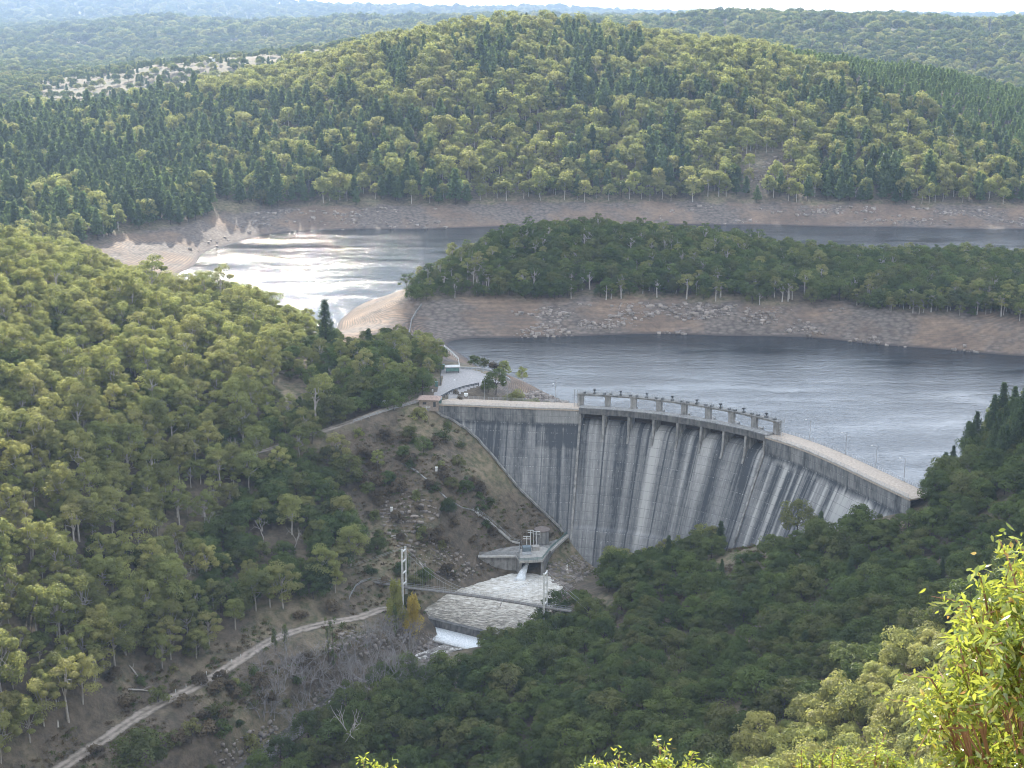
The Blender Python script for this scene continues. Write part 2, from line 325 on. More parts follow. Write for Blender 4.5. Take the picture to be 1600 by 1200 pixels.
m = mat('gravel_road'); t = NT(m); P = t.pos(); m_gravel = t.pbr(t.mix(t.mr(t.math('ADD', t.noise(P, .7, 5, .65), t.math('MULTIPLY', t.n('Attribute', attribute_name='tone').outputs['Fac'], .5)), .5, 1.0), (.095, .08, .055), (.33, .28, .235)), .95, t.noise(P, 4, 3), .4, .05)

# ------------------------------------------------------------------ ground, lake, roads
ny, nx = gx.shape
idx = (np.arange(ny - 1)[:, None] * nx + np.arange(nx - 1)).ravel()
me = mesh_np('terrain', np.stack([gx, gy, GZ], -1).reshape(-1, 3), np.stack([idx, idx + 1, idx + nx + 1, idx + nx], -1), m_ground, True)
tag(link('terrain', me), kind='structure')
V = [(26, 530, -15), (-60, 560, -15), (-400, 690, -15), (-600, 1250, -15), (900, 1250, -15), (900, 500, -15), (142, 440, -15), (130, 436, -15), (116, 470, -15), (98, 498, -15), (66, 521, -15)]
tag(MB().add(V[::-1], [tuple(range(len(V)))]).build('lake_water', m_water), kind='structure')
def strip(name, L, hw, material, dz=.06, sub=2):
    v = []; n = len(L); tn = []
    for i, p in enumerate(L):
        d = L[min(i + 1, n - 1)] - L[max(i - 1, 0)]; nn = np.array([-d[1], d[0]]) / np.hypot(d[0], d[1])
        for k in np.linspace(-1, 1, 5):
            w = hw * (1 + .3 * vnoise(np.array(i * .7), np.array(k * 3.), 5)); x, y = p[:2] + nn * k * w
            v.append((x, y, max(float(H(x, y)), p[2] - .3) + dz)); tn.append({-1.: .15, -.5: .95, 0.: .35, .5: 1., 1.: .1}[float(k)] + .5 * float(fbm(np.array(i * .35), np.array(k * 2.), 2, 6)))
    f = [(i * 5 + k, i * 5 + k + 1, (i + 1) * 5 + k + 1, (i + 1) * 5 + k) for i in range(n - 1) for k in range(4)]
    return tag(link(name, mesh_np(name, v, f, material, True, None, {'tone': tn})), kind='structure')
def finer(L, m): return np.concatenate([np.linspace(a, b, m, endpoint=False) for a, b in zip(L[:-1], L[1:])] + [L[-1:]])
strip('gravel_road', finer(LOW, 3), 2.3, m_gravel, .12)
strip('approach_road', finer(UP, 3), 2.1, m_gravel, .12)

# ------------------------------------------------------------------ the dam
DP = np.array([(-33, 533.6), (-15, 530.8), (0, 528.4), (14, 526.4), (26, 524.9), (46, 519.8), (63, 512), (78.5, 501.6), (91.7, 489.3), (102.3, 474.5), (111, 457), (119.8, 436.3), (126.3, 421.6)])
_o = []
for i in range(len(DP) - 1):
    p0, p1, p2, p3 = DP[max(i - 1, 0)], DP[i], DP[i + 1], DP[min(i + 2, len(DP) - 1)]
    for tt in np.arange(40) / 40: _o.append(.5 * (2 * p1 + (p2 - p0) * tt + (2 * p0 - 5 * p1 + 4 * p2 - p3) * tt * tt + (3 * p1 - p0 - 3 * p2 + p3) * tt ** 3))
_o = np.array(_o + [DP[-1]]); _l = np.r_[0, np.cumsum(np.hypot(*np.diff(_o, axis=0).T))]; DL = _l[-1]
def dpos(s): return np.stack([np.interp(s, _l, _o[:, 0]), np.interp(s, _l, _o[:, 1])], -1)
def dnor(s):
    d = dpos(np.minimum(np.asarray(s) + 1.5, DL)) - dpos(np.maximum(np.asarray(s) - 1.5, 0)); d /= np.hypot(d[..., 0], d[..., 1])[..., None]
    return np.stack([d[..., 1], -d[..., 0]], -1)                    # towards downstream
def D(s, off, z):
    p = dpos(s) + dnor(s) * off; return Vector((float(p[0]), float(p[1]), float(z)))
def s_at(px, off, z):
    ss = np.linspace(0, DL, 1200); p = dpos(ss) + dnor(ss) * off; q = project(p[:, 0], p[:, 1], z)[0]
    return float(ss[np.argmin(abs(q - px))])
SA, SB = s_at(906, 0, 0), s_at(1195, 0, 0)
SLOPE = .47
def dam_sheet(s0, s1, prof, ds=.3):
    """vertices of a swept outline; uv = (distance along the crest, height)"""
    prof2 = []
    for (a, b), (c, d) in zip(prof[:-1], prof[1:]):
        k = max(1, int(abs(d - b) / 1.2)); prof2 += [(a + (c - a) * j / k, b + (d - b) * j / k) for j in range(k)]
    prof2 = np.array(prof2 + [prof[-1]]); ss = np.linspace(s0, s1, max(2, int((s1 - s0) / ds))); n = len(prof2)
    p = dpos(ss)[:, None] + dnor(ss)[:, None] * prof2[None, :, :1]
    V = np.concatenate([p, np.broadcast_to(prof2[None, :, 1:], p.shape[:2] + (1,))], -1).reshape(-1, 3)
    U = np.stack(np.broadcast_arrays(ss[:, None], prof2[None, :, 1]), -1).reshape(-1, 2)
    i = (np.arange(len(ss) - 1)[:, None] * n + np.arange(n - 1)).ravel()
    Fq = np.stack([i, i + 1, i + n + 1, i + n], -1)
    e0 = np.arange(n); return V, U, Fq, n, len(ss)
def stain(u, z, mode, seed):
    rs = np.random.RandomState(seed); T = np.full(u.shape, .43)
    T += .10 * fbm(u / 9, z / 16, 3, seed) 
    blocks = np.r_[0, np.cumsum(rs.uniform(9, 16, 40))]; bi = np.searchsorted(blocks, u - u.min() + .01)
    T += rs.uniform(-.09, .09, 60)[bi]; T -= .3 * (np.min(np.abs((u - u.min())[:, None] - blocks[None]), 1) < .22)
    lo, hi = u.min(), u.max(); k = int((hi - lo) * (1.5 if mode == 'spill' else 1.3))
    for _ in range(k):
        c = rs.uniform(lo, hi); w = rs.choice([.3, .5, .9, 1.6, 2.6], p=[.24, .26, .22, .16, .12]); a = rs.uniform(-.30, .30)
        top = rs.uniform(-10, -2) if mode == 'wall' else -4; ln = rs.uniform(12, 60)
        if mode == 'wall' and rs.rand() < .25: top = rs.uniform(-30, -8)
        cc = c + .5 * vnoise(z / 14, z * 0 + _, seed)
        q = np.exp(-((u - cc) / w) ** 2 * 1.2) * np.clip((top - z) / 1.0, 0, 1) * np.clip(1 - (top - z) / ln, 0, 1) ** .6
        T += a * q * (1.0 if w < 2 else .75)
    if mode == 'spill': T += .42 * fbm(u / 4.5, z / 70, 2, seed + 3) - .03
    lift = np.abs(((z + .4) / 1.55) % 1 - .5) > .44
    T -= .045 * lift
    return T
def tone_mat(name, lo, mid, hi):
    m = mat(name); t = NT(m); a = t.n('Attribute', attribute_name='tone').outputs['Fac']; uv = t.n('UVMap').outputs[0]
    f = t.noise(t.scale(uv, (2.2, .07, 1)), 1, 5, .7); g = t.noise(t.scale(uv, (.9, .5, 1)), 1, 5, .7); w = t.noise(t.scale(uv, (5, .25, 1)), 1, 2)
    v = t.math('ADD', a, t.math('MULTIPLY', t.math('SUBTRACT', f, .5), .75)); v = t.math('ADD', v, t.math('MULTIPLY', t.math('SUBTRACT', g, .5), .5))
    c = t.ramp(v, [(.12, lo), (.5, mid), (.9, hi)])
    sv = t.n('SeparateXYZ', {0: uv}).outputs[1]; lf = t.math('FRACT', t.math('MULTIPLY', sv, 1 / 3.05)); ln = t.math('MULTIPLY', t.math('LESS_THAN', lf, .06), t.mr(g, .35, .55)); c = t.mix(t.math('MULTIPLY', ln, .5), c, (.05, .05, .055))
    ln2 = t.math('MULTIPLY', t.math('GREATER_THAN', lf, .90), t.mr(w, .60, .66)); c = t.mix(t.math('MULTIPLY', ln2, .55), c, (.6, .6, .58))
    leak = t.math('MULTIPLY', t.mr(g, .64, .7), t.mr(w, .52, .6)); c = t.mix(t.math('MULTIPLY', leak, .7), c, (.62, .62, .60))
    return t.pbr(c, .88, g, .3, .2)
m_face = tone_mat('dam_concrete', (.045, .05, .056), (.19, .19, .185), (.37, .365, .345))
dam = empty('dam', D(DL / 2, 0, -30), 0, 1, 'curved grey streaked concrete dam wall with a gated spillway in its middle', 'dam')
dam_loc = dam.location.copy()
def dpart(o): o.parent = dam; o.matrix_parent_inverse = Matrix.Translation(-dam_loc); return o
def dam_block(name, s0, s1, prof, mode, seed, mtl):
    V, U, Fq, n, ns = dam_sheet(s0, s1, prof)
    T = stain(U[:, 0], U[:, 1], mode, seed)
    if mode == 'wall':                                              # upper vertical band carries its own panels
        up = U[:, 1] > -6.2; pan = np.floor(U[:, 0] / 3.1 + 5); rs = np.random.RandomState(seed + 5); T = np.where(up, .42 + rs.uniform(-.14, .1, 400)[pan.astype(int) % 400] + .25 * fbm(U[:, 0] / 1.3, U[:, 1] / 3, 3, seed), T)
        T -= .2 * ((U[:, 1] > -7.2) & (U[:, 1] < -6.0))
    if seed == 11:
        u = U[:, 0]; z = U[:, 1]; T = np.where((u > s1 - 17) & (z > -6.2), .62, T); T = np.where((u > s1 - 17) & (z < -6.2) & (z > -14), T - .22, T)
        T = np.where((u > s1 - 31) & (u < s1 - 17) & (z < -6.2), T + .07, T); T = np.where((u < s1 - 31) & (z < -6.2), T - .14, T)
    if seed == 13:
        u = U[:, 0] - s0; z = U[:, 1]
        for a, w in ((5, .5), (12, .8), (16.5, .5), (20, .6), (29, .45), (34, .7), (39, 1.3), (44, 2.5), (50, 3.5), (57, 3)): T += .42 * np.exp(-((u - a) / w) ** 2) * (z < -8)
        for a, b in ((7, 11), (13, 16), (23, 28), (36, 38.4)): T -= .20 * ((u > a) & (u < b) & (z < -8) & (z > -30 - a))
        T = np.where(z < -8, T + .002 * u, T)
    # close the ends and back
    me = mesh_np(name, V, Fq, mtl, False, U, {'tone': T}); o = dpart(link(name, me)); return o
wall_prof = [(-9, -62), (-9, -.05), (0, -.05), (0, -6.6), (SLOPE * 55.4, -62)]
o = dam_block('wall_section', 0, SA, wall_prof, 'wall', 11, m_face); o['label'] = 'straight wall section with pale and dark panels at the left abutment'
o = dam_block('wall_section', SB, DL, wall_prof, 'wall', 13, m_face); o['label'] = 'curved wall section striped with pale leaks at the right abutment'
sp = [(-11, -62), (-11, -6.6), (-9.6, -5.5), (-7.5, -5.0), (-5.4, -4.95), (-3.6, -5.3), (-2, -6.1), (-.6, -7.3), (.5, -8.9), (1.2, -10.4), (1.2 + SLOPE * 31.6, -42), (2.2 + SLOPE * 31.6, -42.2), (2.2 + SLOPE * 51, -62)]
dam_block('spillway_face', SA, SB, sp, 'spill', 12, m_face)
mb = MB()                                                          # side walls of the spillway
for s, w in ((SA, .9), (SB, .9)):
    mb = MB(); r = lambda ds: [D(s + ds, a, z) for a, z in ((-9, -.2), (.35, -.2), (.35, -6), (1.9, -9.5), (1.9 + SLOPE * 40, -50), (SLOPE * 40 - 3, -52), (-9, -52))]
    mb.sweep([r(-w / 2), r(w / 2)]); dpart(mb.build('training_wall', m_conc))
for nm, s0, s1, h in (('crest_road', 0, SA - .4, 0), ('crest_road', SB + .4, DL, 0)):
    ss = np.linspace(s0, s1, int((s1 - s0) / 1.5)); mb = MB(); mb.sweep([[D(s, -9.3, -.35), D(s, .45, -.35), D(s, .45, .12), D(s, -9.3, .12)] for s in ss]); o = dpart(mb.build(nm, m_road))
for s0, s1 in ((0, SA - .5), (SB + .5, DL)):                       # low kerb along the downstream edge
    ss = np.linspace(s0, s1, int((s1 - s0) / 1.5)); mb = MB(); mb.sweep([[D(s, .1, .123), D(s, .42, .123), D(s, .42, .5), D(s, .1, .5)] for s in ss]); dpart(mb.build('kerb', m_conc_l))
ss = np.linspace(SA - .3, SB + .3, 60)
mb = MB(); mb.sweep([[D(s, -4.6, .05), D(s, .55, .05), D(s, .55, .75), D(s, -4.6, .75)] for s in ss]); dpart(mb.build('bridge_deck', m_conc))
mb = MB(); mb.sweep([[D(s, -.05, -1.35), D(s, .60, -1.35), D(s, .60, .95), D(s, -.05, .95)] for s in ss]); mb.sweep([[D(s, -4.7, -1.2), D(s, -4.2, -1.2), D(s, -4.2, .7), D(s, -4.7, .7)] for s in ss]); dpart(mb.build('bridge_beam', m_conc_d))
PIER = [s_at(px, .8, -4) for px in (943, 981.8, 1020.7, 1057.9, 1094.4, 1129.7, 1163.7)]
for s in PIER:
    mb = MB(); r = lambda ds: [D(s + ds, a, z) for a, z in ((-1.5, -1.2), (.5, -1.2), (1.0, -8.2), (2.2, -11.6), (-1.0, -9))]; mb.sweep([r(-.42), r(.42)])
    r = lambda ds: [D(s + ds, a, z) for a, z in ((-10, .04), (-1.5, .04), (-1.5, -8), (-10, -8))]; mb.sweep([r(-.95), r(.95)]); dpart(mb.build('pier', m_conc))
ED = [SA + .5] + PIER + [SB - .5]
for a, b in zip(ED[:-1], ED[1:]):
    ss = np.linspace(a + .3, b - .3, 8); mb = MB()
    mb.sweep([[D(s, -6.6, -5.3), D(s, -6.0, -5.3), D(s, -6.3, -.9), D(s, -6.7, -.9)] for s in ss])
    for z in (-4.4, -3, -1.8): mb.sweep([[D(s, -6.1, z), D(s, -5.8, z), D(s, -5.8, z + .25), D(s, -6.1, z + .25)] for s in ss])
    dpart(mb.build('spillway_gate', m_brown))
COLS = [s_at(px, -5.6, 2) for px in (908, 949.5, 990.3, 1030, 1069, 1106.7, 1143.5, 1178.6)]; COLS.append(s_at(1213.4, -5.6, 2))
for s in COLS:
    mb = MB(); r = lambda z, a: [D(s - 1.0 * a, -6.5, z), D(s + 1.0 * a, -6.5, z), D(s + 1.0 * a, -4.8, z), D(s - 1.0 * a, -4.8, z)]
    mb.sweep([r(-1, 1), r(3.9, 1), r(4.6, 1.25)]); dpart(mb.build('gantry_column', m_conc))
ss = np.linspace(COLS[0] - 1.2, COLS[-1] + 1.2, 60); mb = MB(); mb.sweep([[D(s, -6.7, 4.6), D(s, -4.7, 4.6), D(s, -4.5, 5.3), D(s, -6.9, 5.3)] for s in ss]); dpart(mb.build('gantry_beam', m_conc))
for a, b in zip(COLS[:-1], COLS[1:]):
    for q in (a + 1.2, (a + b) / 2, b - 1.2):
        mb = MB(); ang = math.atan2(*(dnor(q)[::-1])) ; p = D(q, -5.7, 5.62); mid = abs(q - (a + b) / 2) < .1
        mb.box((p.x, p.y, p.z), (1.0, 1.0, .64), ang)
        if mid: mb.box((p.x, p.y, p.z + .75), (.35, .35, .9), ang); mb.box((p.x, p.y, p.z + 1.35), (.9, .9, .5), ang)
        dpart(mb.build('hoist_motor', m_dark))
def railing(s0, s1, off, z, step=2.0, h=1.15, rr=.045, parent=dpart, name='guard_rail', bars=3):
    mb = MB(); ss = np.arange(s0, s1, step)
    for s in ss: mb.bar(D(s, off, z), D(s, off, z + h), rr * 1.6)
    for k in range(bars):
        zz = z + h * (1 - k / bars)
        for a, b in zip(ss[:-1], ss[1:]): mb.bar(D(a, off, zz), D(b, off, zz), rr * 1.4)
    return parent(mb.build(name, m_rail))
railing(.5, SA - 1, -9.1, .12); railing(SB + 2, DL, -9.1, .12); railing(4, SA - 1, .2, .3, 2.4); railing(SB + 1, DL, .2, .3, 2.4)
railing(SA, SB, .3, .95, 2.2, .9); railing(COLS[0] - 1, COLS[-1] + 1, -6.7, 5.3, 2.0); railing(COLS[0] - 1, COLS[-1] + 1, -4.7, 5.3, 2.0)
mb = MB()                                                          # ladder cage at the right end of the gantry
for da in (0, 1.2):
    for db in (0, 1.2): mb.bar(D(COLS[-1] + 1.6 + da, -6 + db, .1), D(COLS[-1] + 1.6 + da, -6 + db, 6.4), .12)
for z in np.arange(.6, 6.4, .6):
    for db in (0, 1.2): mb.bar(D(COLS[-1] + 1.6, -6 + db, z), D(COLS[-1] + 2.8, -6 + db, z), .08)
dpart(mb.build('ladder', m_rail))
mb = MB()                                                          # second ladder, left end
for da in (0, 1.0):
    for db in (0, 1.2): mb.bar(D(COLS[0] - 2.4 + da, -6 + db, .1), D(COLS[0] - 2.4 + da, -6 + db, 6.8), .11)
for z in np.arange(.6, 6.8, .6): mb.bar(D(COLS[0] - 2.4, -6, z), D(COLS[0] - 1.4, -6, z), .08)
dpart(mb.build('ladder', m_rail))
def face_off(z): return 0 if z > -6.6 else SLOPE * (-z - 6.6)
def contact(s):
    for z in np.arange(-1, -60, -.5):
        p = D(s, face_off(z), z)
        if H(p.x, p.y) > z: return z
    return -60
mb = MB(); pts = []
for s in np.arange(3, SA - 3, 2.5):
    z = contact(s); p = D(s, face_off(z) + 1.2, z + .55); pts.append(p)
for a, b in zip(pts[:-1], pts[1:]): mb.bar(a, b, .7, .7)
dpart(mb.build('toe_kerb', m_conc))
# crest lamps
def make_lamp(h=8.2):
    e = empty('street_lamp', (0, 0, 0)); mb = MB().tube([(0, 0, 0), (0, 0, h * .5), (0, 0, h)], [.11, .085, .06], 6); mb.box((0, 0, .15), (.4, .4, .3)); mb.build('pole', m_rail, e)
    MB().tube([(0, 0, h - .05), (-.5, 0, h + .18), (-1.5, 0, h + .25)], .045, 5).build('arm', m_rail, e)
    MB().box((-1.75, 0, h + .22), (.75, .28, .16)).build('lamp_head', m_white, e); return e
def copy_tree(o, parent=None):
    c = o.copy(); COL.objects.link(c); c.parent = parent
    for ch in o.children: copy_tree(ch, c)
    return c
lamp0 = make_lamp(); first = True
LAMPS = [(714, -9.6, 'street lamp at the left end of the crest, nearest the control hut'), (757, -9.6, 'street lamp in front of the big round bush by the car park'), (792, -9.6, 'street lamp on the crest below the lone tree on the bank'), (868, -9.6, 'street lamp on the crest just left of the spillway gantry'),
         (1265, -9.6, 'street lamp on the right crest nearest the gantry'), (1321, -9.6, 'second street lamp to the right of the gantry'), (1368, -9.6, 'third street lamp to the right of the gantry'), (1412, -9.6, 'street lamp at the far right end of the crest by the pines')]
for px, off, lb in LAMPS:
    s = s_at(px, off, 0); o = lamp0 if first else copy_tree(lamp0); first = False
    o.location = D(s, off, -.4); n = dnor(s); o.rotation_euler = (0, 0, math.atan2(n[1], n[0]) + math.pi * .85); tag(o, lb, 'street lamp', 'lamps along the dam crest')
    mb = MB().box((0, 0, 0), (.8, .8, .4)) ; dpart(link('lamp_bracket', mb.mesh('lamp_bracket', m_conc))).location = D(s, off, -.2) 
# ------------------------------------------------------------------ foliage
def leaf_mat(name, dark, light, trans, tw=.45, hue=None):
    m = mat(name); t = NT(m); r = t.n('ObjectInfo').outputs['Random']; a = t.n('Attribute', attribute_name='tone').outputs['Fac']
    c1 = t.ramp(r, [(0, dark), (.5, light), (1, hue or light)])
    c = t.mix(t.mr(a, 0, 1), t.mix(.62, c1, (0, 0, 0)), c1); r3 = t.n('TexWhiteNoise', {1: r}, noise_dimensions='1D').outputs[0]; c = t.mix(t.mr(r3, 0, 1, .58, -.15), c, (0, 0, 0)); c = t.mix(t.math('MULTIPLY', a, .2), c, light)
    d = t.n('BsdfDiffuse'); t.put(d.inputs[0], c); tr = t.n('BsdfTranslucent'); t.put(tr.inputs[0], t.mix(.7, c, trans))
    g = t.n('BsdfGlossy', {'Roughness': .45}); t.put(g.inputs[0], (.8, .8, .8, 1))
    s = t.n('MixShader', {0: tw}); t.put(s.inputs[1], d.outputs[0]); t.put(s.inputs[2], tr.outputs[0])
    s2 = t.n('MixShader', {0: .018}); t.put(s2.inputs[1], s.outputs[0]); t.put(s2.inputs[2], g.outputs[0])
    return t.out(s2.outputs[0])
M_OLIVE = leaf_mat('olive_leaves', (.15, .18, .05), (.27, .29, .085), (.43, .45, .13), .5, (.31, .27, .11))
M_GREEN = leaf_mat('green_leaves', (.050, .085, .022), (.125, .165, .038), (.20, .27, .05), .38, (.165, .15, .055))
M_PINE = leaf_mat('pine_needles', (.055, .095, .038), (.105, .15, .055), (.19, .27, .08), .4)
M_PINEL = leaf_mat('plantation_needles', (.10, .16, .06), (.17, .24, .08), (.3, .42, .11), .45)
M_YELLOW = leaf_mat('yellow_leaves', (.42, .36, .05), (.55, .44, .07), (.7, .5, .08), .5)
M_POP = leaf_mat('poplar_leaves', (.28, .30, .06), (.36, .36, .08), (.5, .48, .08), .5)
M_DRY = leaf_mat('dry_leaves', (.12, .09, .05), (.17, .13, .075), (.2, .14, .07), .35)
M_SUNLIT_TINT = leaf_mat('sun_painted_leaves', (.22, .26, .07), (.36, .37, .12), (.54, .55, .15), .5, (.42, .38, .13))  # sunlight put into the leaf colour: paler and yellower than the olive
M_STRAW = leaf_mat('straw', (.18, .15, .08), (.28, .23, .13), (.3, .25, .12), .3)
M_BARK = plain('pale_bark', (.42, .385, .34), .9); M_BARKD = plain('dark_bark', (.075, .06, .048), .9); M_GREYTWIG = plain('grey_twigs', (.30, .28, .27), .9)
def quads(rs, P, N, size, asp=.6):
    n = len(P); N = N / np.linalg.norm(N, axis=1)[:, None]; r = rs.normal(size=(n, 3)); a = np.cross(N, r); a /= np.linalg.norm(a, axis=1)[:, None] + 1e-9; b = np.cross(N, a)
    s = (size * rs.uniform(.6, 1.3, n))[:, None]; a = a * s * .5; b = b * s * .5 * asp
    V = np.stack([P - a * 1.0, P - b + a * .1, P + a * 1.0, P + b - a * .1], 1).reshape(-1, 3); return V, np.arange(4 * n).reshape(n, 4)
def crown(name, rs, clumps, n, size, m, up=.35, fill=.2, spread=.85):
    """clumps: (x,y,z,rx,rz) ; leaves on their shells"""
    Ps = []; Ns = []; Ts = []
    for (x, y, z, rx, rz) in clumps:
        k = int(n * rs.uniform(.8, 1.2)); d = rs.normal(size=(k, 3)); d /= np.linalg.norm(d, axis=1)[:, None]; d[:, 2] = np.where(rs.rand(k) < .6, np.abs(d[:, 2]), d[:, 2])
        rad = np.where(rs.rand(k) < fill, rs.uniform(.4, .9, k), rs.uniform(.85, 1.1, k)); lump = 1 + .16 * np.sin(d[:, 0] * 5 + x) * np.sin(d[:, 1] * 5 + y) 
        P = np.array([x, y, z]) + d * np.array([rx, rx, rz]) * (rad * lump)[:, None]
        Ps.append(P); Ns.append(d * spread * 1.3 + rs.normal(size=(k, 3)) * .38 + np.array([0, 0, up])); Ts.append(np.full(k, rs.uniform(.25, 1)) * rs.uniform(.8, 1.2, k))
    P = np.concatenate(Ps); V, Fq = quads(rs, P, np.concatenate(Ns), size); T = np.repeat(np.concatenate(Ts), 4)
    return mesh_np(name, V, Fq, m, False, None, {'tone': np.clip(T, 0, 1.2)})
def dome_clumps(rs, n, R, z0, z1, cr, flat=.75):
    out = []; ga = 2.4; ex = rs.uniform(.85, 1.2)
    for i in range(n):
        t = (i + .5) / n; zz = z0 + (z1 - z0) * (1 - t) ** .9 * 1.0; w = math.sqrt(max(0, 1 - ((zz - z0) / (z1 - z0 + 1e-6)) ** 2)) * .82 + .08
        a = i * ga + rs.uniform(-.4, .4); r = R * w * rs.uniform(.65, 1.0); c = cr * rs.uniform(.75, 1.25)
        c *= rs.uniform(.65, 1.3); out.append((r * math.cos(a) * ex, r * math.sin(a) / ex, zz + rs.uniform(-.8, .6), c, c * flat * rs.uniform(.75, 1.2)))
    return out
def trunk(name, rs, h, r0, tips, m, split=.45, base=(0, 0)):
    mb = MB(); top = Vector((rs.uniform(-.4, .4), rs.uniform(-.4, .4), h)); mid = Vector((rs.uniform(-.3, .3), rs.uniform(-.3, .3), h * .5))
    mb.tube([(0, 0, -1.0), mid, top], [r0 * 1.15, r0 * .85, r0 * .45], 6)
    for q in tips:
        q = Vector(q[:3]); t0 = mid.lerp(top, rs.uniform(-.2, .9)) if q.z > h * split else mid
        k = t0.lerp(q, .5) + Vector((rs.uniform(-.4, .4), rs.uniform(-.4, .4), rs.uniform(-.5, .1))); mb.tube([t0, k, q], [r0 * .42, r0 * .28, r0 * .08], 4, False)
    return mb.mesh(name, m)
PROTO = {}
def euc(key, seed, h, R, z0, nc, cr, lod, m, bark, flat=.75, r0=.22, cname='crown'):
    rs = np.random.RandomState(seed); cl = dome_clumps(rs, nc, R, z0, h - cr * flat, cr, flat)
    n, size = {0: (360, .42), 1: (150, .66), 2: (46, 1.15), 3: (26, 1.7)}[lod]
    k = (cr / 1.6) ** 2; c = crown(cname, rs, cl, n * k, size, m); t = trunk('trunk', rs, (z0 + h) * .5, r0, cl[::1 if lod < 2 else 3], bark)
    PROTO.setdefault(key, []).append((t, c))
def pine(key, seed, h, R, lod, m=None, dens=1., z0=.16):
    rs = np.random.RandomState(seed); m = m or M_PINE; n, size = {0: (70, .5), 1: (30, .8), 2: (11, 1.5), 3: (7, 2.2)}[lod]; Ps = []; Ns = []; Ts = []
    lay = int(h / .85); mb = MB().tube([(0, 0, -1), (0, 0, h * .5), (0, 0, h)], [.26, .17, .04], 6)
    for i in range(lay):
        f = i / lay; z = h * (z0 + (1 - z0) * f); rr = R * (1 - f) ** .75 * rs.uniform(.8, 1.15) + .15; nb = rs.randint(5, 8)
        for b in range(nb):
            a = 2 * math.pi * (b + rs.rand() * .7) / nb; L = rr * rs.uniform(.7, 1.15); k = max(2, int(n * dens * (.35 + .65 * (L / R)))); u = rs.rand(k) ** .6
            x = np.cos(a) * L * u; y = np.sin(a) * L * u; wdt = .28 * L * (1.15 - u) + .15
            P = np.stack([x + rs.normal(size=k) * wdt, y + rs.normal(size=k) * wdt, z + .28 * L * u + rs.normal(size=k) * .22], 1); Ps.append(P)
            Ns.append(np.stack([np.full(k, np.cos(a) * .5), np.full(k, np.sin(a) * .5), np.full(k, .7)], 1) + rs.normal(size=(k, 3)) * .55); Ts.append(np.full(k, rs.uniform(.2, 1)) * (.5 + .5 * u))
            if lod == 0: mb.tube([(0, 0, z), (math.cos(a) * L * .9, math.sin(a) * L * .9, z + .28 * L)], [.05, .015], 3, False)
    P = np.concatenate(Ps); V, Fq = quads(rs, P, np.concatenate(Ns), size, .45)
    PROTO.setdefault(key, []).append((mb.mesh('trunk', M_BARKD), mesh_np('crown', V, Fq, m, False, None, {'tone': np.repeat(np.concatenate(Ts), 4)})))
def bare(key, seed, h, m, depth=5, spread=.55, r0=.16, nb=3, multi=1, leafm=None, leafn=0):
    rs = np.random.RandomState(seed); mb = MB(); tips = []
    def grow(p, d, L, r, k):
        q = p + d * L; mid = p.lerp(q, .5) + Vector(rs.normal(size=3) * L * .06); mb.tube([p, mid, q], [r, r * .85, r * .68], 5 if k > 2 else 3, False); tips.append(q)
        if k == 0: return
        for j in range(nb if rs.rand() < .7 else nb - 1):
            dd = (d + Vector(rs.normal(size=3)) * spread + Vector((0, 0, .12))).normalized(); grow(q if j else p.lerp(q, rs.uniform(.6, 1)), dd, L * rs.uniform(.6, .85), r * .6, k - 1)
    for j in range(multi):
        o = Vector((rs.uniform(-1, 1), rs.uniform(-1, 1), -.5)) * (1 if multi > 1 else 0); d = Vector((rs.uniform(-.25, .25) * (1 + .6 * (multi > 1)), rs.uniform(-.25, .25), 1)).normalized(); grow(o + Vector((0, 0, -.3)), d, h * .34, r0, depth)
    PROTO.setdefault(key, []).append((mb.mesh('branches', m), None))
for i in range(4):
    euc('gum0', 10 + i, 11 + i * .9, 4.0 + .35 * i, 4.8, 17 + i, 1.4, 0, M_OLIVE if i != 2 else M_SUNLIT_TINT, M_BARK)
    euc('gum1', 20 + i, 10 + i * .8, 3.4 + .3 * i, 4.5, 12 + i, 1.55, 1, M_OLIVE, M_BARK)
    euc('gum2', 30 + i, 12.5 + i, 5.0, 5.5, 14, 1.95, 2, M_OLIVE, M_BARK)
    euc('bush0', 40 + i, 6.8 + .6 * i, 3.4 + .3 * i, 2.1, 16, 1.35, 0, M_GREEN, M_BARKD, .8, .16)
    euc('bush1', 50 + i, 8.5 + .8 * i, 4.4 + .3 * i, 2.8, 15, 1.7, 1, M_GREEN, M_BARKD, .8, .18)
    euc('bush2', 60 + i, 9 + i, 4.2, 3.2, 10, 2.0, 2, M_GREEN, M_BARKD)
    euc('shrub0', 70 + i, 2.6 + .3 * i, 1.7, .8, 8, .85, 0, (M_GREEN, M_GREEN, M_OLIVE, M_DRY)[i], M_BARKD, .8, .07)
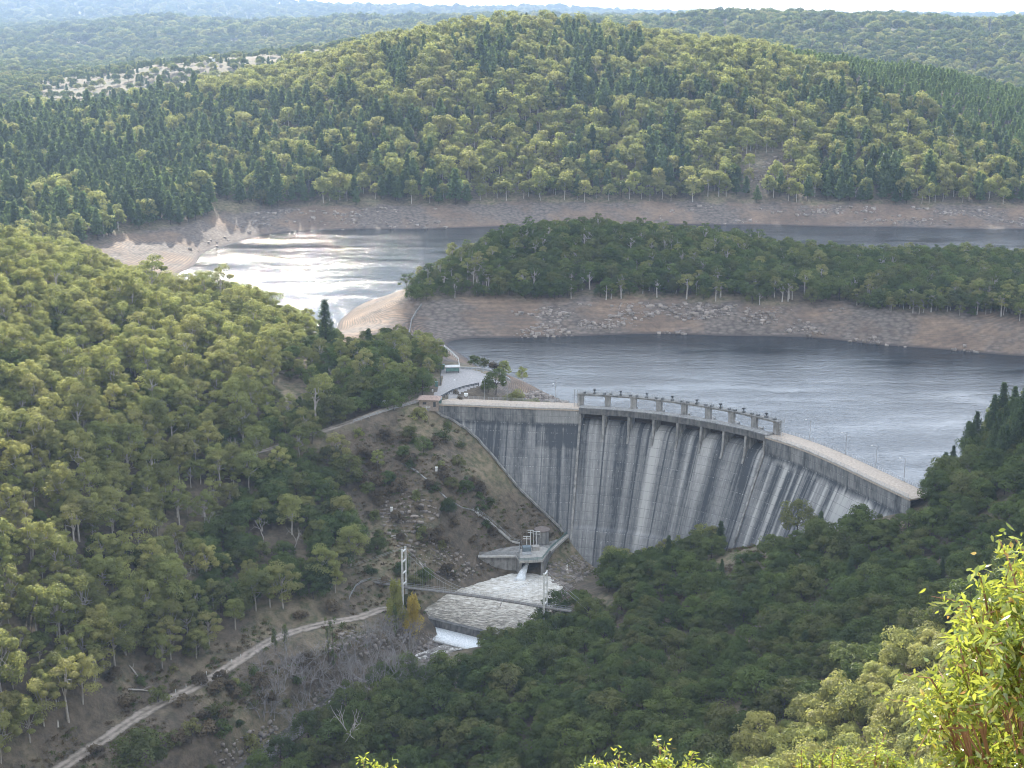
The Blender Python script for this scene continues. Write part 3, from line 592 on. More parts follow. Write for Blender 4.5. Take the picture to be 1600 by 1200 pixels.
for i in range(3):
    euc('tall0', 80 + i, 14 + i, 4.4, 8.5, 10, 1.5, 0, M_OLIVE, M_BARK, .6, .3)
    euc('tall1', 84 + i, 14 + i, 4.8, 8, 12, 1.5, 1, (M_GREEN, M_OLIVE, M_GREEN)[i], M_BARK, .6, .42)
    euc('sunny0', 88 + i, 6.8 + .6 * i, 3.4 + .25 * i, 2.1, 18, 1.25, 0, M_SUNLIT_TINT, M_BARKD, .8, .16)
    pine('pine0', 90 + i, 13 + 2 * i, 2.9, 0); pine('pine1', 100 + i, 15 + 2 * i, 3.4, 1); pine('pine2', 110 + i, 13.5 + 1.8 * i, 4.3, 2)
    bare('dead0', 120 + i, 10 + i, M_BARK, 3, .6, .2, 3); bare('grey0', 130 + i, 8 + i, M_GREYTWIG, 5, .5, .13, 3, 3)
    pine('plant2', 140 + i, 15 + i, 2.9, 2, M_PINEL, 1.2, .4)
    euc('far3', 150 + i, 15, 9, 5, 16, 3.2, 3, (M_GREEN, M_GREEN, M_OLIVE)[i], M_BARKD, .7); pine('fpine3', 160 + i, 17, 4.2, 3)
rs_ = np.random.RandomState(9)
for i in range(3):
    V_, F_ = quads(rs_, np.c_[rs_.normal(size=(60, 2)) * .35, rs_.uniform(0, .45, 60)], np.c_[rs_.normal(size=(60, 2)), rs_.uniform(-.2, .3, 60)], .45, .3); PROTO.setdefault('tuft0', []).append((mesh_np('tuft', V_, F_, (M_DRY, M_STRAW, M_GREEN)[i], False, None, {'tone': rs_.uniform(.3, 1, len(V_))}), None))
euc('dry0', 170, 3.2, 1.8, 1, 8, 1.0, 0, M_DRY, M_BARKD, .8, .07)
# ------------------------------------------------------------------ where trees stand
def inpoly(px, py, poly):
    poly = np.array(poly, float); c = np.zeros(px.shape, bool); j = len(poly) - 1
    for i in range(len(poly)):
        xi, yi = poly[i]; xj, yj = poly[j]; c ^= ((yi > py) != (yj > py)) & (px < (xj - xi) * (py - yi) / (yj - yi + 1e-9) + xi); j = i
    return c
BARE = [[(548, 735), (560, 672), (650, 640), (700, 650), (892, 830), (892, 950), (760, 985), (700, 1035), (600, 1075), (520, 1130), (440, 1200), (400, 1330), (-100, 1330), (-100, 1240), (40, 1190), (110, 1125), (190, 1065), (300, 1035), (350, 1000), (420, 960), (480, 965), (540, 930), (560, 840)],
        [(646, 648), (668, 612), (686, 570), (700, 562), (800, 562), (860, 590), (905, 645)],
        [(1095, 885), (1130, 862), (1250, 838), (1440, 798), (1462, 800), (1440, 830), (1330, 842), (1240, 850), (1200, 872), (1130, 905)],
        [(890, 830), (1000, 868), (1060, 880), (1000, 890), (960, 905), (880, 950), (840, 960)], [(640, 950), (775, 978), (760, 1010), (735, 1060), (640, 1060)], [(1160, 1000), (1200, 965), (1300, 940), (1310, 950), (1230, 985), (1180, 1005)]]
SHADE = [(1187, 1160), (1311, 1095), (1435, 1030), (1640, 900)]
def visible(x, y, zt):
    ok = np.ones(x.shape, bool)
    for t in np.linspace(.02, .985, 110):
        q = 1 - t * t if False else 1 - t; X = x * q; Y = y * q; Z = CZ + (zt - CZ) * q; ok &= ~((Z < H(X, Y) + 0) & (Y > 12))
    return ok
def scatter(y0, y1, sp, seed, x0=None):
    rs = np.random.RandomState(seed); ys = np.arange(y0, y1, sp); P = []
    for y in ys:
        hw = 820 / F * (y + 60) * 1.12 + (90 if y < 735 else 20); xs = np.arange(-hw, hw, sp); P.append(np.stack([xs + rs.uniform(-.48, .48, len(xs)) * sp, y + rs.uniform(-.48, .48, len(xs)) * sp], 1))
    P = np.concatenate(P); x, y = P.T; z = H(x, y); px, py, d = project(x, y, z); r = rs.rand(len(x)); return x, y, z, px, py, r
TREES = {}                                   # key -> list of (x,y,z,scale,zone)
def plant(key, x, y, z, s, zone):
    L = TREES.setdefault(key, []); 
    for a in zip(x, y, z, s): L.append((*a, zone))
Lx, Ly = dpos(np.linspace(0, DL, 120)).T
def near_mask(x, y, z, px, py):
    k = np.ones(x.shape, bool)
    for b in BARE + [[(525, 672), (660, 630), (660, 690), (570, 735), (530, 722)]]: k &= ~(inpoly(px, py, b) & (y < 640))
    for L, w in ((LOW, 3.2), (UP, 3.0), (RIV, np.where(y < 402, .8, 5))): k &= near_line(x, y, L)[0] > w
    d = np.min(np.hypot(x[:, None] - Lx[None], y[:, None] - Ly[None]), 1); cx, cy = 6, 411
    k &= ~((d < 26) & (np.hypot(x - cx, y - cy) < 122) & (y > 440) & (px > 686) & (px < 960)); k &= ~((d < 12) & (z < -1))
    k &= ~((y > 430) & (d < 20) & (px > 900) & (px < 1420) & (x < 122) & (z > -14)) ; k &= d > 3.5
    k &= ~((z < -3.2) & (y > 560)); k &= ~((z < -3) & (x > 110) & (y > 440)); k &= ~((z < -50.5) & (px > 640) & (px < 900) & (y > 425)); return k
# near country: left hill, right bank
x, y, z, px, py, r = scatter(205, 735, 5.5, 1); k = near_mask(x, y, z, px, py) & (px > -300) & (px < 2050) & (py < 1420)
x, y, z, px, py, r = (a[k] for a in (x, y, z, px, py, r)); zt = z + 9; vis = visible(x, y, zt); x, y, z, px, py, r = (a[vis] for a in (x, y, z, px, py, r))
rsn = np.random.RandomState(5); patch = fbm(x / 28, y / 28, 3, 21); sz = np.exp(rsn.normal(0, .2, len(x))).clip(.55, 1.55) * (1 + .35 * patch) * np.where((y > 545) & (px > 430), .74, 1)
right = ((px > 560) & (y < 445) & (py > 940)) | ((px > 880) & (y < 480)) | ((px > 380) & (py > 1060) & (near_line(x, y, RIV)[0] < 60) & (x > np.interp(y, RIV[::-1, 1], RIV[::-1, 0])))
neck = (y > 560)
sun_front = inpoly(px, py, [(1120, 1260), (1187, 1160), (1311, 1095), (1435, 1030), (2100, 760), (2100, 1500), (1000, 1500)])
left = ~right
darkl = left & inpoly(px, py, [(440, 560), (560, 520), (700, 560), (700, 680), (560, 680), (520, 900), (380, 960), (260, 1000), (300, 840), (420, 720)])
keep = (r < .93) & (patch > -.5 + .0 * x)
sel = left & ~darkl & keep
plant('gum0', *(a[sel & (r < .70)] for a in (x, y, z, sz)), 'left'); plant('tall0', *(a[sel & (r >= .70) & (r < .745)] for a in (x, y, z, sz * .95)), 'left'); plant('bush0', *(a[sel & (r >= .745) & (r < .9)] for a in (x, y, z, sz)), 'left'); plant('dead0', *(a[sel & (r >= .90) & (r < .93)] for a in (x, y, z, sz * .8)), 'left')
sel = darkl & keep
plant('bush0', *(a[sel & (r < .66)] for a in (x, y, z, sz * 1.1)), 'shade'); plant('gum0', *(a[sel & (r >= .66) & (r < .88)] for a in (x, y, z, sz)), 'shade'); plant('dead0', *(a[sel & (r >= .88)] for a in (x, y, z, sz * .8)), 'shade')
sel = right & sun_front; plant('sunny0', *(a[sel] for a in (x, y, z, sz)), 'front')  # sunlit patch gets the trees whose leaves are painted brighter
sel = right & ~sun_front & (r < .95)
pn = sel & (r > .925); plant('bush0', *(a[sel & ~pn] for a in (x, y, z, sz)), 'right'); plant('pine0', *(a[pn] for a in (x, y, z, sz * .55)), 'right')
# the tall pines above the dam's right end
rp = np.random.RandomState(3)
for i in range(85):
    X = rp.uniform(131, 192); Y = rp.uniform(426, 500); zz = float(H(X, Y)); q = project(X, Y, zz)[0]
    if zz > -5 and q > 1462: plant('pine0', [X], [Y], [zz], [rp.uniform(.9, 1.3) * (.72 if q < 1500 else 1)], 'right pines')
# peninsula
x, y, z, px, py, r = scatter(690, 960, 5.6, 2); k = (z > -2.6) & (px > 590) & (px < 1760)
x, y, z, px, py, r = (a[k] for a in (x, y, z, px, py, r)); vis = visible(x, y, z + 9); x, y, z, px, py, r = (a[vis] for a in (x, y, z, px, py, r)); sz = rsn.uniform(.7, 1.2, len(x))
ft = np.where((z < 1.2) & (y < 790), .62, .76); plant('bush1', *(a[r < ft] for a in (x, y, z, sz * np.where((px < 760), .7, 1))), 'peninsula'); q = (r >= ft) & (r < .93); plant('tall1', *(a[q] for a in (x, y, z, sz * .82)), 'peninsula'); q = r >= .95; plant('dead0', *(a[q] for a in (x, y, z, sz * .85)), 'peninsula')
# far left bank and the big hill
x, y, z, px, py, r = scatter(880, 1700, 8.8, 4); k = (z > -1.6) & ((y > 1100) | (px < 330)) & (px > -70) & (px < 1690)
x, y, z, px, py, r = (a[k] for a in (x, y, z, px, py, r)); vis = visible(x, y, z + 10); x, y, z, px, py, r = (a[vis] for a in (x, y, z, px, py, r)); sz = np.exp(rsn.normal(0, .22, len(x))).clip(.6, 1.6) * 1.08; pt = fbm(x / 70, y / 70, 3, 33)
pinez = inpoly(px, py, [(-100, 420), (-100, 175), (150, 160), (400, 160), (540, 150), (640, 220), (740, 330), (640, 340), (300, 420)])
plantz = inpoly(px, py, [(1110, 50), (1240, 62), (1420, 95), (1640, 130), (1640, 270), (1560, 235), (1420, 170), (1280, 115), (1180, 88)])
pp = np.where(pinez, .70 + pt * 1.1, .10 + pt * 1.3); pp = np.where(plantz, 0, pp)
for cz in ([(860, 40), (930, 38), (960, 105), (900, 112)], [(962, 60), (1000, 58), (1003, 112), (965, 112)], [(742, 70), (800, 60), (800, 135), (750, 140)], [(598, 92), (640, 85), (640, 150), (600, 150)], [(880, 118), (930, 118), (960, 190), (880, 170)], [(990, 210), (1060, 200), (1080, 290), (1010, 300)], [(1270, 250), (1400, 260), (1420, 330), (1280, 325)]): pp = np.where(inpoly(px, py, cz), .8, pp); bare_ = inpoly(px, py, [(1150, 250), (1230, 240), (1240, 290), (1160, 300)]) & (r < .8)
q = plantz & (r < .97); plant('plant2', *(a[q] for a in (x, y, z, sz * .2 + .8)), 'plantation')
q = (r < pp) & ~bare_ & ~plantz; plant('pine2', *(a[q] for a in (x, y, z, sz * np.where(y > 1480, .8, 1.1))), 'hill'); q = (r >= pp) & ~plantz & ~bare_
r2 = rsn.rand(len(x)); plant('gum2', *(a[q & (r2 < .86)] for a in (x, y, z, sz)), 'hill'); plant('bush2', *(a[q & (r2 >= .86) & (r2 < .97)] for a in (x, y, z, sz)), 'hill'); plant('dead0', *(a[q & (r2 >= .985)] for a in (x, y, z, sz)), 'hill')
# distant ridges
for y0, y1, sp, sd in ((1700, 2700, 15, 6), (2700, 4200, 24, 7), (4200, 6600, 36, 9), (6600, 11500, 80, 8)):
    x, y, z, px, py, r = scatter(y0, y1, sp, sd); vis = visible(x, y, z + 12); x, y, z, px, py, r = (a[vis] for a in (x, y, z, px, py, r)); sz = rsn.uniform(.7, 1.2, len(x)) * sp / (17 if sp < 50 else 26); dn = fbm(x / 200, y / 200, 4, 55) + .45
    k = (r < .7 + dn * .7); op = (px > 60) & (px < 520) & (y < 2400); k &= ~(op & (rsn.rand(len(x)) < .6))
    q = k & (r2[:1].mean() >= 0) & (rsn.rand(len(x)) < .78); plant('far3', *(a[q] for a in (x, y, z, np.where(op, sz * .75, sz))), 'distant'); q = k & ~q; plant('fpine3', *(a[q] for a in (x, y, z, sz * .8)), 'distant')
x, y, z, px, py, r = scatter(300, 640, 1.9, 11); k = np.zeros(x.shape, bool)
for b in (BARE[0], BARE[2]): k |= inpoly(px, py, b)
for L, w in ((LOW, 2.6), (UP, 2.4), (RIV, 6.5)): k &= near_line(x, y, L)[0] > w
dd_ = np.min(np.hypot(x[:, None] - Lx[None], y[:, None] - Ly[None]), 1); k &= (dd_ > 3) & (z > -50.5) & ~((dd_ < 26) & (px > 700) & (z > -49) & (np.abs(px - (690 + (-z - 7) * 3.9)) < -1)) & (fbm(x / 9, y / 9, 3, 71) > -.12)
plant('tuft0', *(a[k] for a in (x, y, z, .7 + r * .9)), 'tuft')
def instances(name, key, L, label, cat):
    """one object that stands for the many that nobody could count one by one"""
    pc = bpy.data.collections.new(name + '_kinds'); L = np.array([l[:4] for l in L]); ks = PROTO[key]
    for t_, c_ in ks:                                              # join trunk and crown data into one kind
        obs = [bpy.data.objects.new('kind', d) for d in (t_, c_) if d is not None]
        V = []; Fa = []; n = 0; import bmesh
        bm = bmesh.new(); lay = None; me = bpy.data.meshes.new('kind')
        mats = []
        for d in (t_, c_):
            if d is None: continue
            k0 = len(bm.faces); bm.from_mesh(d); bm.faces.ensure_lookup_table()
            for fc in bm.faces[k0:]: fc.material_index = len(mats)
            mats.append(d.materials[0])
        bm.to_mesh(me); bm.free()
        for mm in mats: me.materials.append(mm)
        for o_ in obs: bpy.data.objects.remove(o_)
        pc.objects.link(bpy.data.objects.new('kind', me))
    me = bpy.data.meshes.new(name); me.from_pydata(L[:, :3].tolist(), [], []); rs = np.random.RandomState(len(L))
    for an, ty, v in (('idx', 'INT', rs.randint(0, len(ks), len(L))), ('scl', 'FLOAT', L[:, 3]), ('rot', 'FLOAT', rs.uniform(0, 6.28, len(L)))):
        a = me.attributes.new(an, ty, 'POINT'); a.data.foreach_set('value', v.astype(np.int32 if ty == 'INT' else np.float32))
    o = link(name, me); tag(o, label, cat, None, 'stuff')
    g = bpy.data.node_groups.new(name, 'GeometryNodeTree'); g.interface.new_socket('Geometry', in_out='INPUT', socket_type='NodeSocketGeometry'); g.interface.new_socket('Geometry', in_out='OUTPUT', socket_type='NodeSocketGeometry')
    gi = g.nodes.new('NodeGroupInput'); go = g.nodes.new('NodeGroupOutput'); ip = g.nodes.new('GeometryNodeInstanceOnPoints'); ci = g.nodes.new('GeometryNodeCollectionInfo'); ci.inputs[0].default_value = pc; ci.inputs[1].default_value = True; ci.inputs[2].default_value = True
    def at(nm, ty): n = g.nodes.new('GeometryNodeInputNamedAttribute'); n.data_type = ty; n.inputs[0].default_value = nm; return [s_ for s_ in n.outputs if s_.enabled][0]
    cx = g.nodes.new('ShaderNodeCombineXYZ'); lk = g.links.new; lk(at('rot', 'FLOAT'), cx.inputs[2]); lk(gi.outputs[0], ip.inputs['Points']); lk(ci.outputs[0], ip.inputs['Instance']); ip.inputs['Pick Instance'].default_value = True
    lk(at('idx', 'INT'), ip.inputs['Instance Index']); lk(cx.outputs[0], ip.inputs['Rotation']); lk(at('scl', 'FLOAT'), ip.inputs['Scale']); lk(ip.outputs[0], go.inputs[0])
    md = o.modifiers.new('spread', 'NODES'); md.node_group = g; return o
ZL = {'left': ('olive green gum tree crowded among its neighbours on the sunlit left hill', 'gum trees of the sunlit left hill'),
      'shade': ('dark green tree among the shaded wood between the left hill and the gully', 'trees of the shaded wood left of the dam'),
      'right': ('round dark green tree in the dense shaded thicket below the dam on the right', 'trees of the shaded thicket right of the river'),
      'front': ('pale olive round tree in the sunlit thicket at the lower right', 'trees of the sunlit thicket at lower right'),
      'right pines': ('tall dark pine in the stand above the right end of the dam', 'pines above the right end of the dam'),
      'peninsula': ('dark green tree in the wood covering the peninsula behind the dam', 'trees of the peninsula wood'),
      'hill': ('small tree on the big wooded hill beyond the lake', 'trees of the big hill beyond the lake'), 'plantation': ('slim pine of the even plantation on the right ridge', 'pines of the ridge plantation')}
KIND = {'gum': 'gum_tree', 'tall': 'gum_tree', 'sunny': 'gum_tree', 'bush': 'leafy_tree', 'pine': 'pine_tree', 'dead': 'dead_tree', 'shrub': 'shrub', 'grey': 'bare_tree', 'plant': 'pine_tree'}
def stand(key, x, y, z, s, label, group, cat='tree', var=None, rz=None, name=None):
    ks = PROTO[key]; t_, c_ = ks[(var if var is not None else random.randrange(len(ks))) % len(ks)]
    e = empty(name or KIND[key.rstrip('0123')], (x, y, z), rz if rz is not None else random.uniform(0, 6.28), s, label, cat, group)
    link('trunk' if c_ is not None else 'branches', t_, e)
    if c_ is not None: link('crown', c_, e)
    return e
ZZ = {}
cand = {}
for key, L in TREES.items():
    kd = KIND.get(key.rstrip('0123'))
    if kd is None: ZZ[key] = L; continue
    for i, (x, y, z, s, zone) in enumerate(L):
        px, py, d = project(x, y, z + 6)
        if -10 < px < 1610 and -10 < py < 1215: cand.setdefault(kd, []).append((s * {'tall': 1.4, 'pine': 1.3}.get(key.rstrip('0123'), 1) / d, key, i))
chosen = {}
for kd, c in cand.items():
    c.sort(reverse=True)
    for _, key, i in c[:300]: chosen.setdefault(key, set()).add(i)
for key, L in TREES.items():
    if key in ZZ: continue
    ch = chosen.get(key, set()); rest = [l for i, l in enumerate(L) if i not in ch]
    for i in ch:
        x, y, z, s, zone = L[i]; lb, gr = ZL[zone]; b = key.rstrip('0123')
        if b == 'dead': lb = 'leafless grey tree sticking out of the wood ' + {'left': 'on the left hill', 'shade': 'left of the gully', 'peninsula': 'on the peninsula', 'hill': 'on the far hill'}[zone]; gr = 'bare trees ' + lb[43:]
        elif b == 'pine' and zone == 'right': lb = 'small dark pointed pine standing in the right hand thicket'; gr = 'small pines of the right thicket'
        elif b == 'bush' and zone == 'left': lb = 'dark green bushy tree between the olive gums of the left hill'; gr = 'dark bushy trees of the left hill'
        elif b == 'gum' and zone == 'shade': lb = 'olive gum tree standing in the shaded wood left of the gully'; gr = 'gum trees of the shaded wood'
        elif b == 'tall': lb = ('tall open crowned gum rising above the canopy of the left hill' if zone == 'left' else 'white stemmed gum tree standing in the peninsula wood'); gr = 'tall gums ' + zone
        elif zone == 'hill': lb = ('dark pine on the far wooded hill' if b == 'pine' else 'olive tree on the far wooded hill'); gr = lb + 's'
        elif zone == 'shade': lb += ''
        stand(key, x, y, z, s, lb, gr)
    if rest: ZZ.setdefault(key, rest)
NAMES = {'gum0': ('gum_wood', 'dense wood of olive gum trees covering the left hill', 'wood'), 'bush0': ('thicket', 'dense dark green thicket filling the slope right of the river', 'thicket'), 'sunny0': ('sunlit_thicket', 'pale olive thicket on the sunlit slope at lower right', 'thicket'),
         'bush1': ('peninsula_wood', 'dark green wood over the peninsula in the lake', 'wood'), 'tall1': ('peninsula_gum_wood', 'white stemmed gums through the peninsula wood', 'wood'), 'tall0': ('tall_gum_wood', 'tall gums standing over the left hill', 'wood'), 'pine2': ('pine_wood', 'dark pine wood on the lower left of the far hill', 'wood'),
         'gum2': ('hill_wood', 'olive gum wood over the big sunlit hill beyond the lake', 'wood'), 'bush2': ('hill_underwood', 'green bushy trees between the gums of the far hill', 'wood'), 'plant2': ('pine_plantation', 'even dark green pine plantation on the right ridge', 'plantation'),
         'far3': ('distant_wood', 'hazy blue green wood over the distant ranges', 'wood'), 'fpine3': ('distant_pine_wood', 'hazy dark conifers scattered over the distant ranges', 'wood'), 'tuft0': ('dry_grass', 'tufts of dry grass over the bare gully slopes', 'grass'), 'dead0': ('dead_wood', 'bare grey trees scattered through the woods', 'wood'), 'pine0': ('small_pine_wood', 'dark pines within the right hand thicket', 'wood')}
for key, rest in ZZ.items(): instances(NAMES[key][0], key, rest, NAMES[key][1], NAMES[key][2])
print('TREES', {k: len(v) for k, v in TREES.items()}, {k: len(v) for k, v in cand.items()})
# ------------------------------------------------------------------ clouds (unseen, added above the frame and shaped to shade the valley)
m = mat('shade_cloud'); t = NT(m); d = t.n('BsdfDiffuse', {0: (.9, .9, .9, 1)}); tr = t.n('BsdfTranslucent', {0: (.95, .95, .97, 1)}); s = t.n('MixShader', {0: .78}); t.put(s.inputs[1], d.outputs[0]); t.put(s.inputs[2], tr.outputs[0]); m_shade_cloud = t.out(s.outputs[0])
def shade_cloud(pts, zc, seed, thick=70):
    """a flat-bottomed cloud added and shaped so its shade falls on the outline pts (x, y, z)"""
    P = np.array([np.array(p) + SUNV * ((zc - p[2]) / SUNV[2]) for p in pts])[:, :2]; c = P.mean(0); Q = []
    for i in range(len(P)):
        a, b = P[i], P[(i + 1) % len(P)]; k = max(2, int(np.hypot(*(b - a)) / 9)); Q += [a + (b - a) * j / k for j in range(k)]
    Q = np.array(Q); Q = (Q + np.roll(Q, 1, 0) + np.roll(Q, -1, 0)) / 3; rays = Q - c; n = len(Q); V = []; L = 10
    for j in range(L + 1):
        f = 1 - (j / L) ** 2 if j else 1; wob = 1 + .025 * fbm(Q[:, 0] / 30, Q[:, 1] / 30, 4, seed); xy = c + rays * (f * wob)[:, None]
        h = zc + thick * (math.sqrt(max(0, 1 - f * f))) * (1 + .5 * fbm(xy[:, 0] / 60, xy[:, 1] / 60, 3, seed)) if j < L else np.full(n, zc + thick)
        V.append(np.c_[xy, h])
    Vb = np.c_[c + rays * .8, np.full(n, zc - thick * .12)]; V = V + [Vb]; fs = []
    for j in range(L): fs += [(j * n + k, j * n + (k + 1) % n, (j + 1) * n + (k + 1) % n, (j + 1) * n + k) for k in range(n)]
    fs += [((L + 1) * n + k, (L + 1) * n + (k + 1) % n, (k + 1) % n, k) for k in range(n)]; V = np.concatenate(V)
    b = len(V); V = np.r_[V, [[c[0], c[1], zc - thick * .15]]]; mb = MB(); mb.v = V.tolist(); mb.f = fs + [(b, (L + 1) * n + (k + 1) % n, (L + 1) * n + k) for k in range(n)]
    o = mb.build('shade_cloud', m_shade_cloud, None, True); tag(o, kind='structure'); return o
g_ = lambda px, py: tuple(ground(px, py, 200))
SH = [g_(560, 1330), (X_of(950, 285, -28), 285, -28), g_(1187, 1108), g_(1311, 1045), g_(1435, 985), g_(1590, 868), (260, 330, 20), (420, 420, 20), (560, 700, -10), (520, 900, 0), g_(1590, 392), g_(1300, 384), (X_of(1100, 870, 8), 870, 8), (X_of(950, 885, 16), 885, 16), (X_of(810, 870, 8), 870, 8), (X_of(740, 830, 2), 830, 2), (X_of(690, 800, 0), 800, 0),
      (X_of(640, 760, -4), 760, -4), (X_of(600, 700, -8), 700, -8), (X_of(545, 655, 0), 655, 0), (X_of(500, 590, 2), 590, 2), (X_of(450, 560, 1), 560, 1), (X_of(400, 520, 0), 520, 0), (X_of(330, 500, -8), 500, -8), (X_of(260, 470, -12), 470, -12), (X_of(190, 430, -25), 430, -25), (X_of(110, 395, -38), 395, -38), (X_of(60, 365, -44), 365, -44), (X_of(130, 340, -47), 340, -47), (X_of(230, 330, -52), 330, -52)]
shade_cloud(SH, 620, 4)

# ------------------------------------------------------------------ car park, control hut and approach
def area(name, pts, material, dz):
    """a paved sheet laid on the ground inside an outline"""
    xs = [p[0] for p in pts]; ys = [p[1] for p in pts]; st = 1.2; X = np.arange(min(xs), max(xs) + st, st); Y = np.arange(min(ys), max(ys) + st, st); a, b = np.meshgrid(X, Y)
    ins = inpoly(a, b, [(p[0], p[1]) for p in pts]); idv = -np.ones(a.shape, int); V = []; Fq = []
    for j in range(len(Y) - 1):
        for i in range(len(X) - 1):
            if ins[j, i] and ins[j + 1, i] and ins[j, i + 1] and ins[j + 1, i + 1]:
                q = []
                for jj, ii in ((j, i), (j, i + 1), (j + 1, i + 1), (j + 1, i)):
                    if idv[jj, ii] < 0: idv[jj, ii] = len(V); V.append((X[ii], Y[jj], float(H(X[ii], Y[jj])) + dz))
                    q.append(idv[jj, ii])
                Fq.append(q)
    return tag(link(name, mesh_np(name, V, Fq, material, True)), kind='structure')
cp = [pz(a, b, .6)[:2] for a, b in ((690, 632), (700, 616), (676, 628), (672, 622), (690, 596), (686, 578), (715, 575), (750, 577), (785, 590), (760, 600), (745, 606), (720, 616), (706, 630))]
area('car_park', cp, m_tar, .16)
def rail_line(name, pts, label, cat, h=1.0, step=2.0, rr=.06, material=None, bars=2, group=None, parent=None):
    mb = MB(); P = []
    for a, b in zip(pts[:-1], pts[1:]):
        a, b = Vector(a), Vector(b); k = max(1, int((b - a).length / step)); P += [a.lerp(b, i / k) for i in range(k)]
    P.append(Vector(pts[-1]))
    for p in P: mb.bar(p - Vector((0, 0, .4)), p + Vector((0, 0, h)), rr * 1.5)
    for k in range(bars):
        dz = Vector((0, 0, h * (1 - k / max(1, bars) * .9)))
        for a, b in zip(P[:-1], P[1:]): mb.bar(a + dz, b + dz, rr, rr * 2)
    o = mb.build(name, material or m_rail, parent); return tag(o, label, cat, group) if label else o
def onp(pxs, z): return [pz(a, b, z) for a, b in pxs]
rail_line('crash_barrier', onp([(718, 577), (745, 578), (765, 581), (783, 587), (797, 596)], .7), 'pale metal barrier curving round the far edge of the car park', 'barrier', .9, 2.5, .28)
rail_line('crash_barrier', onp([(690, 622), (706, 613), (725, 607), (748, 602)], .9), 'dark barrier along the near edge of the car park ramp', 'barrier', 1.0, 2.2, .16, m_dark)
rail_line('lakeside_fence', onp([(694, 543), (706, 553), (716, 563), (718, 574)], .5), 'white railing curving down behind the green shelter towards the lake', 'railing', 1.1, 2.5, .13, m_white)
rail_line('pipe_rail', [tuple(ground(a, b, 560)) for a, b in ((659, 478), (651, 490), (643, 503), (641, 515), (638, 527))], 'grey pipeline running down the bare bank of the peninsula', 'pipeline', .9, 4, .35, m_conc)
rail_line('verge_fence', [tuple(ground(a, b, 480) + Vector((0, 0, .2))) for a, b in ((552, 662), (590, 650), (630, 638), (650, 632))], 'pale post and rail fence beside the road leading to the dam', 'fence', 1.0, 3, .1)
# shelter
p = pz(707, 582, .7); e = empty('shelter', p, .1, 1, 'green open sided shelter at the far end of the car park', 'shelter')
MB().box((0, 0, 1.7), (5.6, 3, 1.6)).build('cabin', m_teal, e); mb = MB().box((0, 0, 2.72), (6.4, 3.8, .35)); mb.build('roof', m_rail, e)
for a, b in ((-2.5, -1.3), (2.5, -1.3), (-2.5, 1.3), (2.5, 1.3)): MB().box((a, b, .45), (.22, .22, .9)).build('leg', m_dark, e)
p = pz(691, 577, .7); o = MB().box((p.x, p.y, 1.6), (1.8, 1.6, 2.2)).box((p.x, p.y, 2.8), (2.1, 1.9, .25)).build('water_tank', m_teal); tag(o, 'small pale green tank left of the shelter', 'tank')
p = pz(682, 603, .8); o = MB().box((p.x, p.y, 1.5), (1.1, .9, 2.1)).box((p.x, p.y, 2.65), (1.3, 1.1, .2)).build('utility_box', m_teal); tag(o, 'tall green utility cabinet beside the power pole at the bush edge', 'cabinet')
p = pz(688, 600, .8); e = empty('power_pole', p, 0, 1, 'thin dark power pole at the left edge of the car park', 'power pole'); MB().tube([(0, 0, -.5), (0, 0, 4.5), (0, 0, 9)], [.16, .13, .10], 6).build('pole', m_dark, e); MB().box((0, 0, 8.3), (2.0, .14, .14)).build('crossarm', m_dark, e)
p = pz(676, 612, .8); o = MB().box((p.x, p.y, 1.3), (.55, .4, 1.0)).box((p.x, p.y, .8), (.3, .3, 1.2)).build('white_post', m_white); tag(o, 'short white marker post behind the hut roof', 'post')
p = pz(728, 622, -.2); o = MB().box((p.x, p.y + 2, .8), (1.6, 1.0, .9)).box((p.x, p.y + 2, .2), (.8, .6, .6)).build('white_cabinet', m_white); tag(o, 'small white cabinet behind the crest railing', 'cabinet')
# control hut at the left end of the crest
A0 = pz(656, 634, 0); B0 = pz(685, 634, 0); cx, cy = (A0.x + B0.x) / 2, A0.y + 3.2
e = empty('control_hut', (cx, cy, -2.5), -.08, 1, 'low brick hut with a wide clay coloured roof at the left end of the dam', 'hut')
mb = MB().box((0, 0, 2.4), (7.6, 5.2, 4.6)); mb.build('wall', m_brick, e)
mb = MB(); mb.add([(-4.6, -3.3, 4.72), (4.6, -3.3, 4.72), (4.6, 3.3, 4.72), (-4.6, 3.3, 4.72), (-3.0, -.4, 5.75), (3.0, -.4, 5.75), (3.0, .4, 5.75), (-3.0, .4, 5.75)], [(3, 2, 1, 0), (4, 5, 6, 7), (0, 1, 5, 4), (1, 2, 6, 5), (2, 3, 7, 6), (3, 0, 4, 7)]); mb.build('roof', m_roof, e)
MB().box((2.3, -2.62, 2.9), (1.0, .1, 2.0)).build('door', m_dark, e); f = MB().box((-1.6, -2.62, 3.3), (1.4, .1, .9)).build('window', m_dark, e)
p = D(3.2, -1.5, .1); e = empty('gate_house', p, -.05, 1, 'teal metal gate kiosk on the crest beside the brick hut', 'kiosk')
MB().box((0, 0, .9), (3.6, 4.0, 2.0)).build('wall', m_teal, e); MB().box((0, 0, 2.0), (3.9, 4.3, .2)).build('roof', m_bluegrey, e); MB().box((1.82, -.6, .8), (.06, .9, 1.6)).build('door', m_dark, e)
mb = MB(); q = [D(-.0, -9, 0), D(0, 0, 0)]                            # abutment block below the hut
a0 = D(0, .2, 0); o = MB().box((a0.x - 2.6, a0.y + 2.5, -5.2), (7.4, 8.0, 7.5), -.15).build('abutment_block', m_conc); tag(o, 'plain concrete block below the brick hut at the end of the dam', 'abutment')
rail_line('hut_railing', [(a0.x - 6.2, a0.y - 1.0, -1.4), (a0.x + .9, a0.y - 2.1, -1.4)], 'white railing on the concrete block below the hut', 'railing', 1.1, 1.4, .06, m_white)
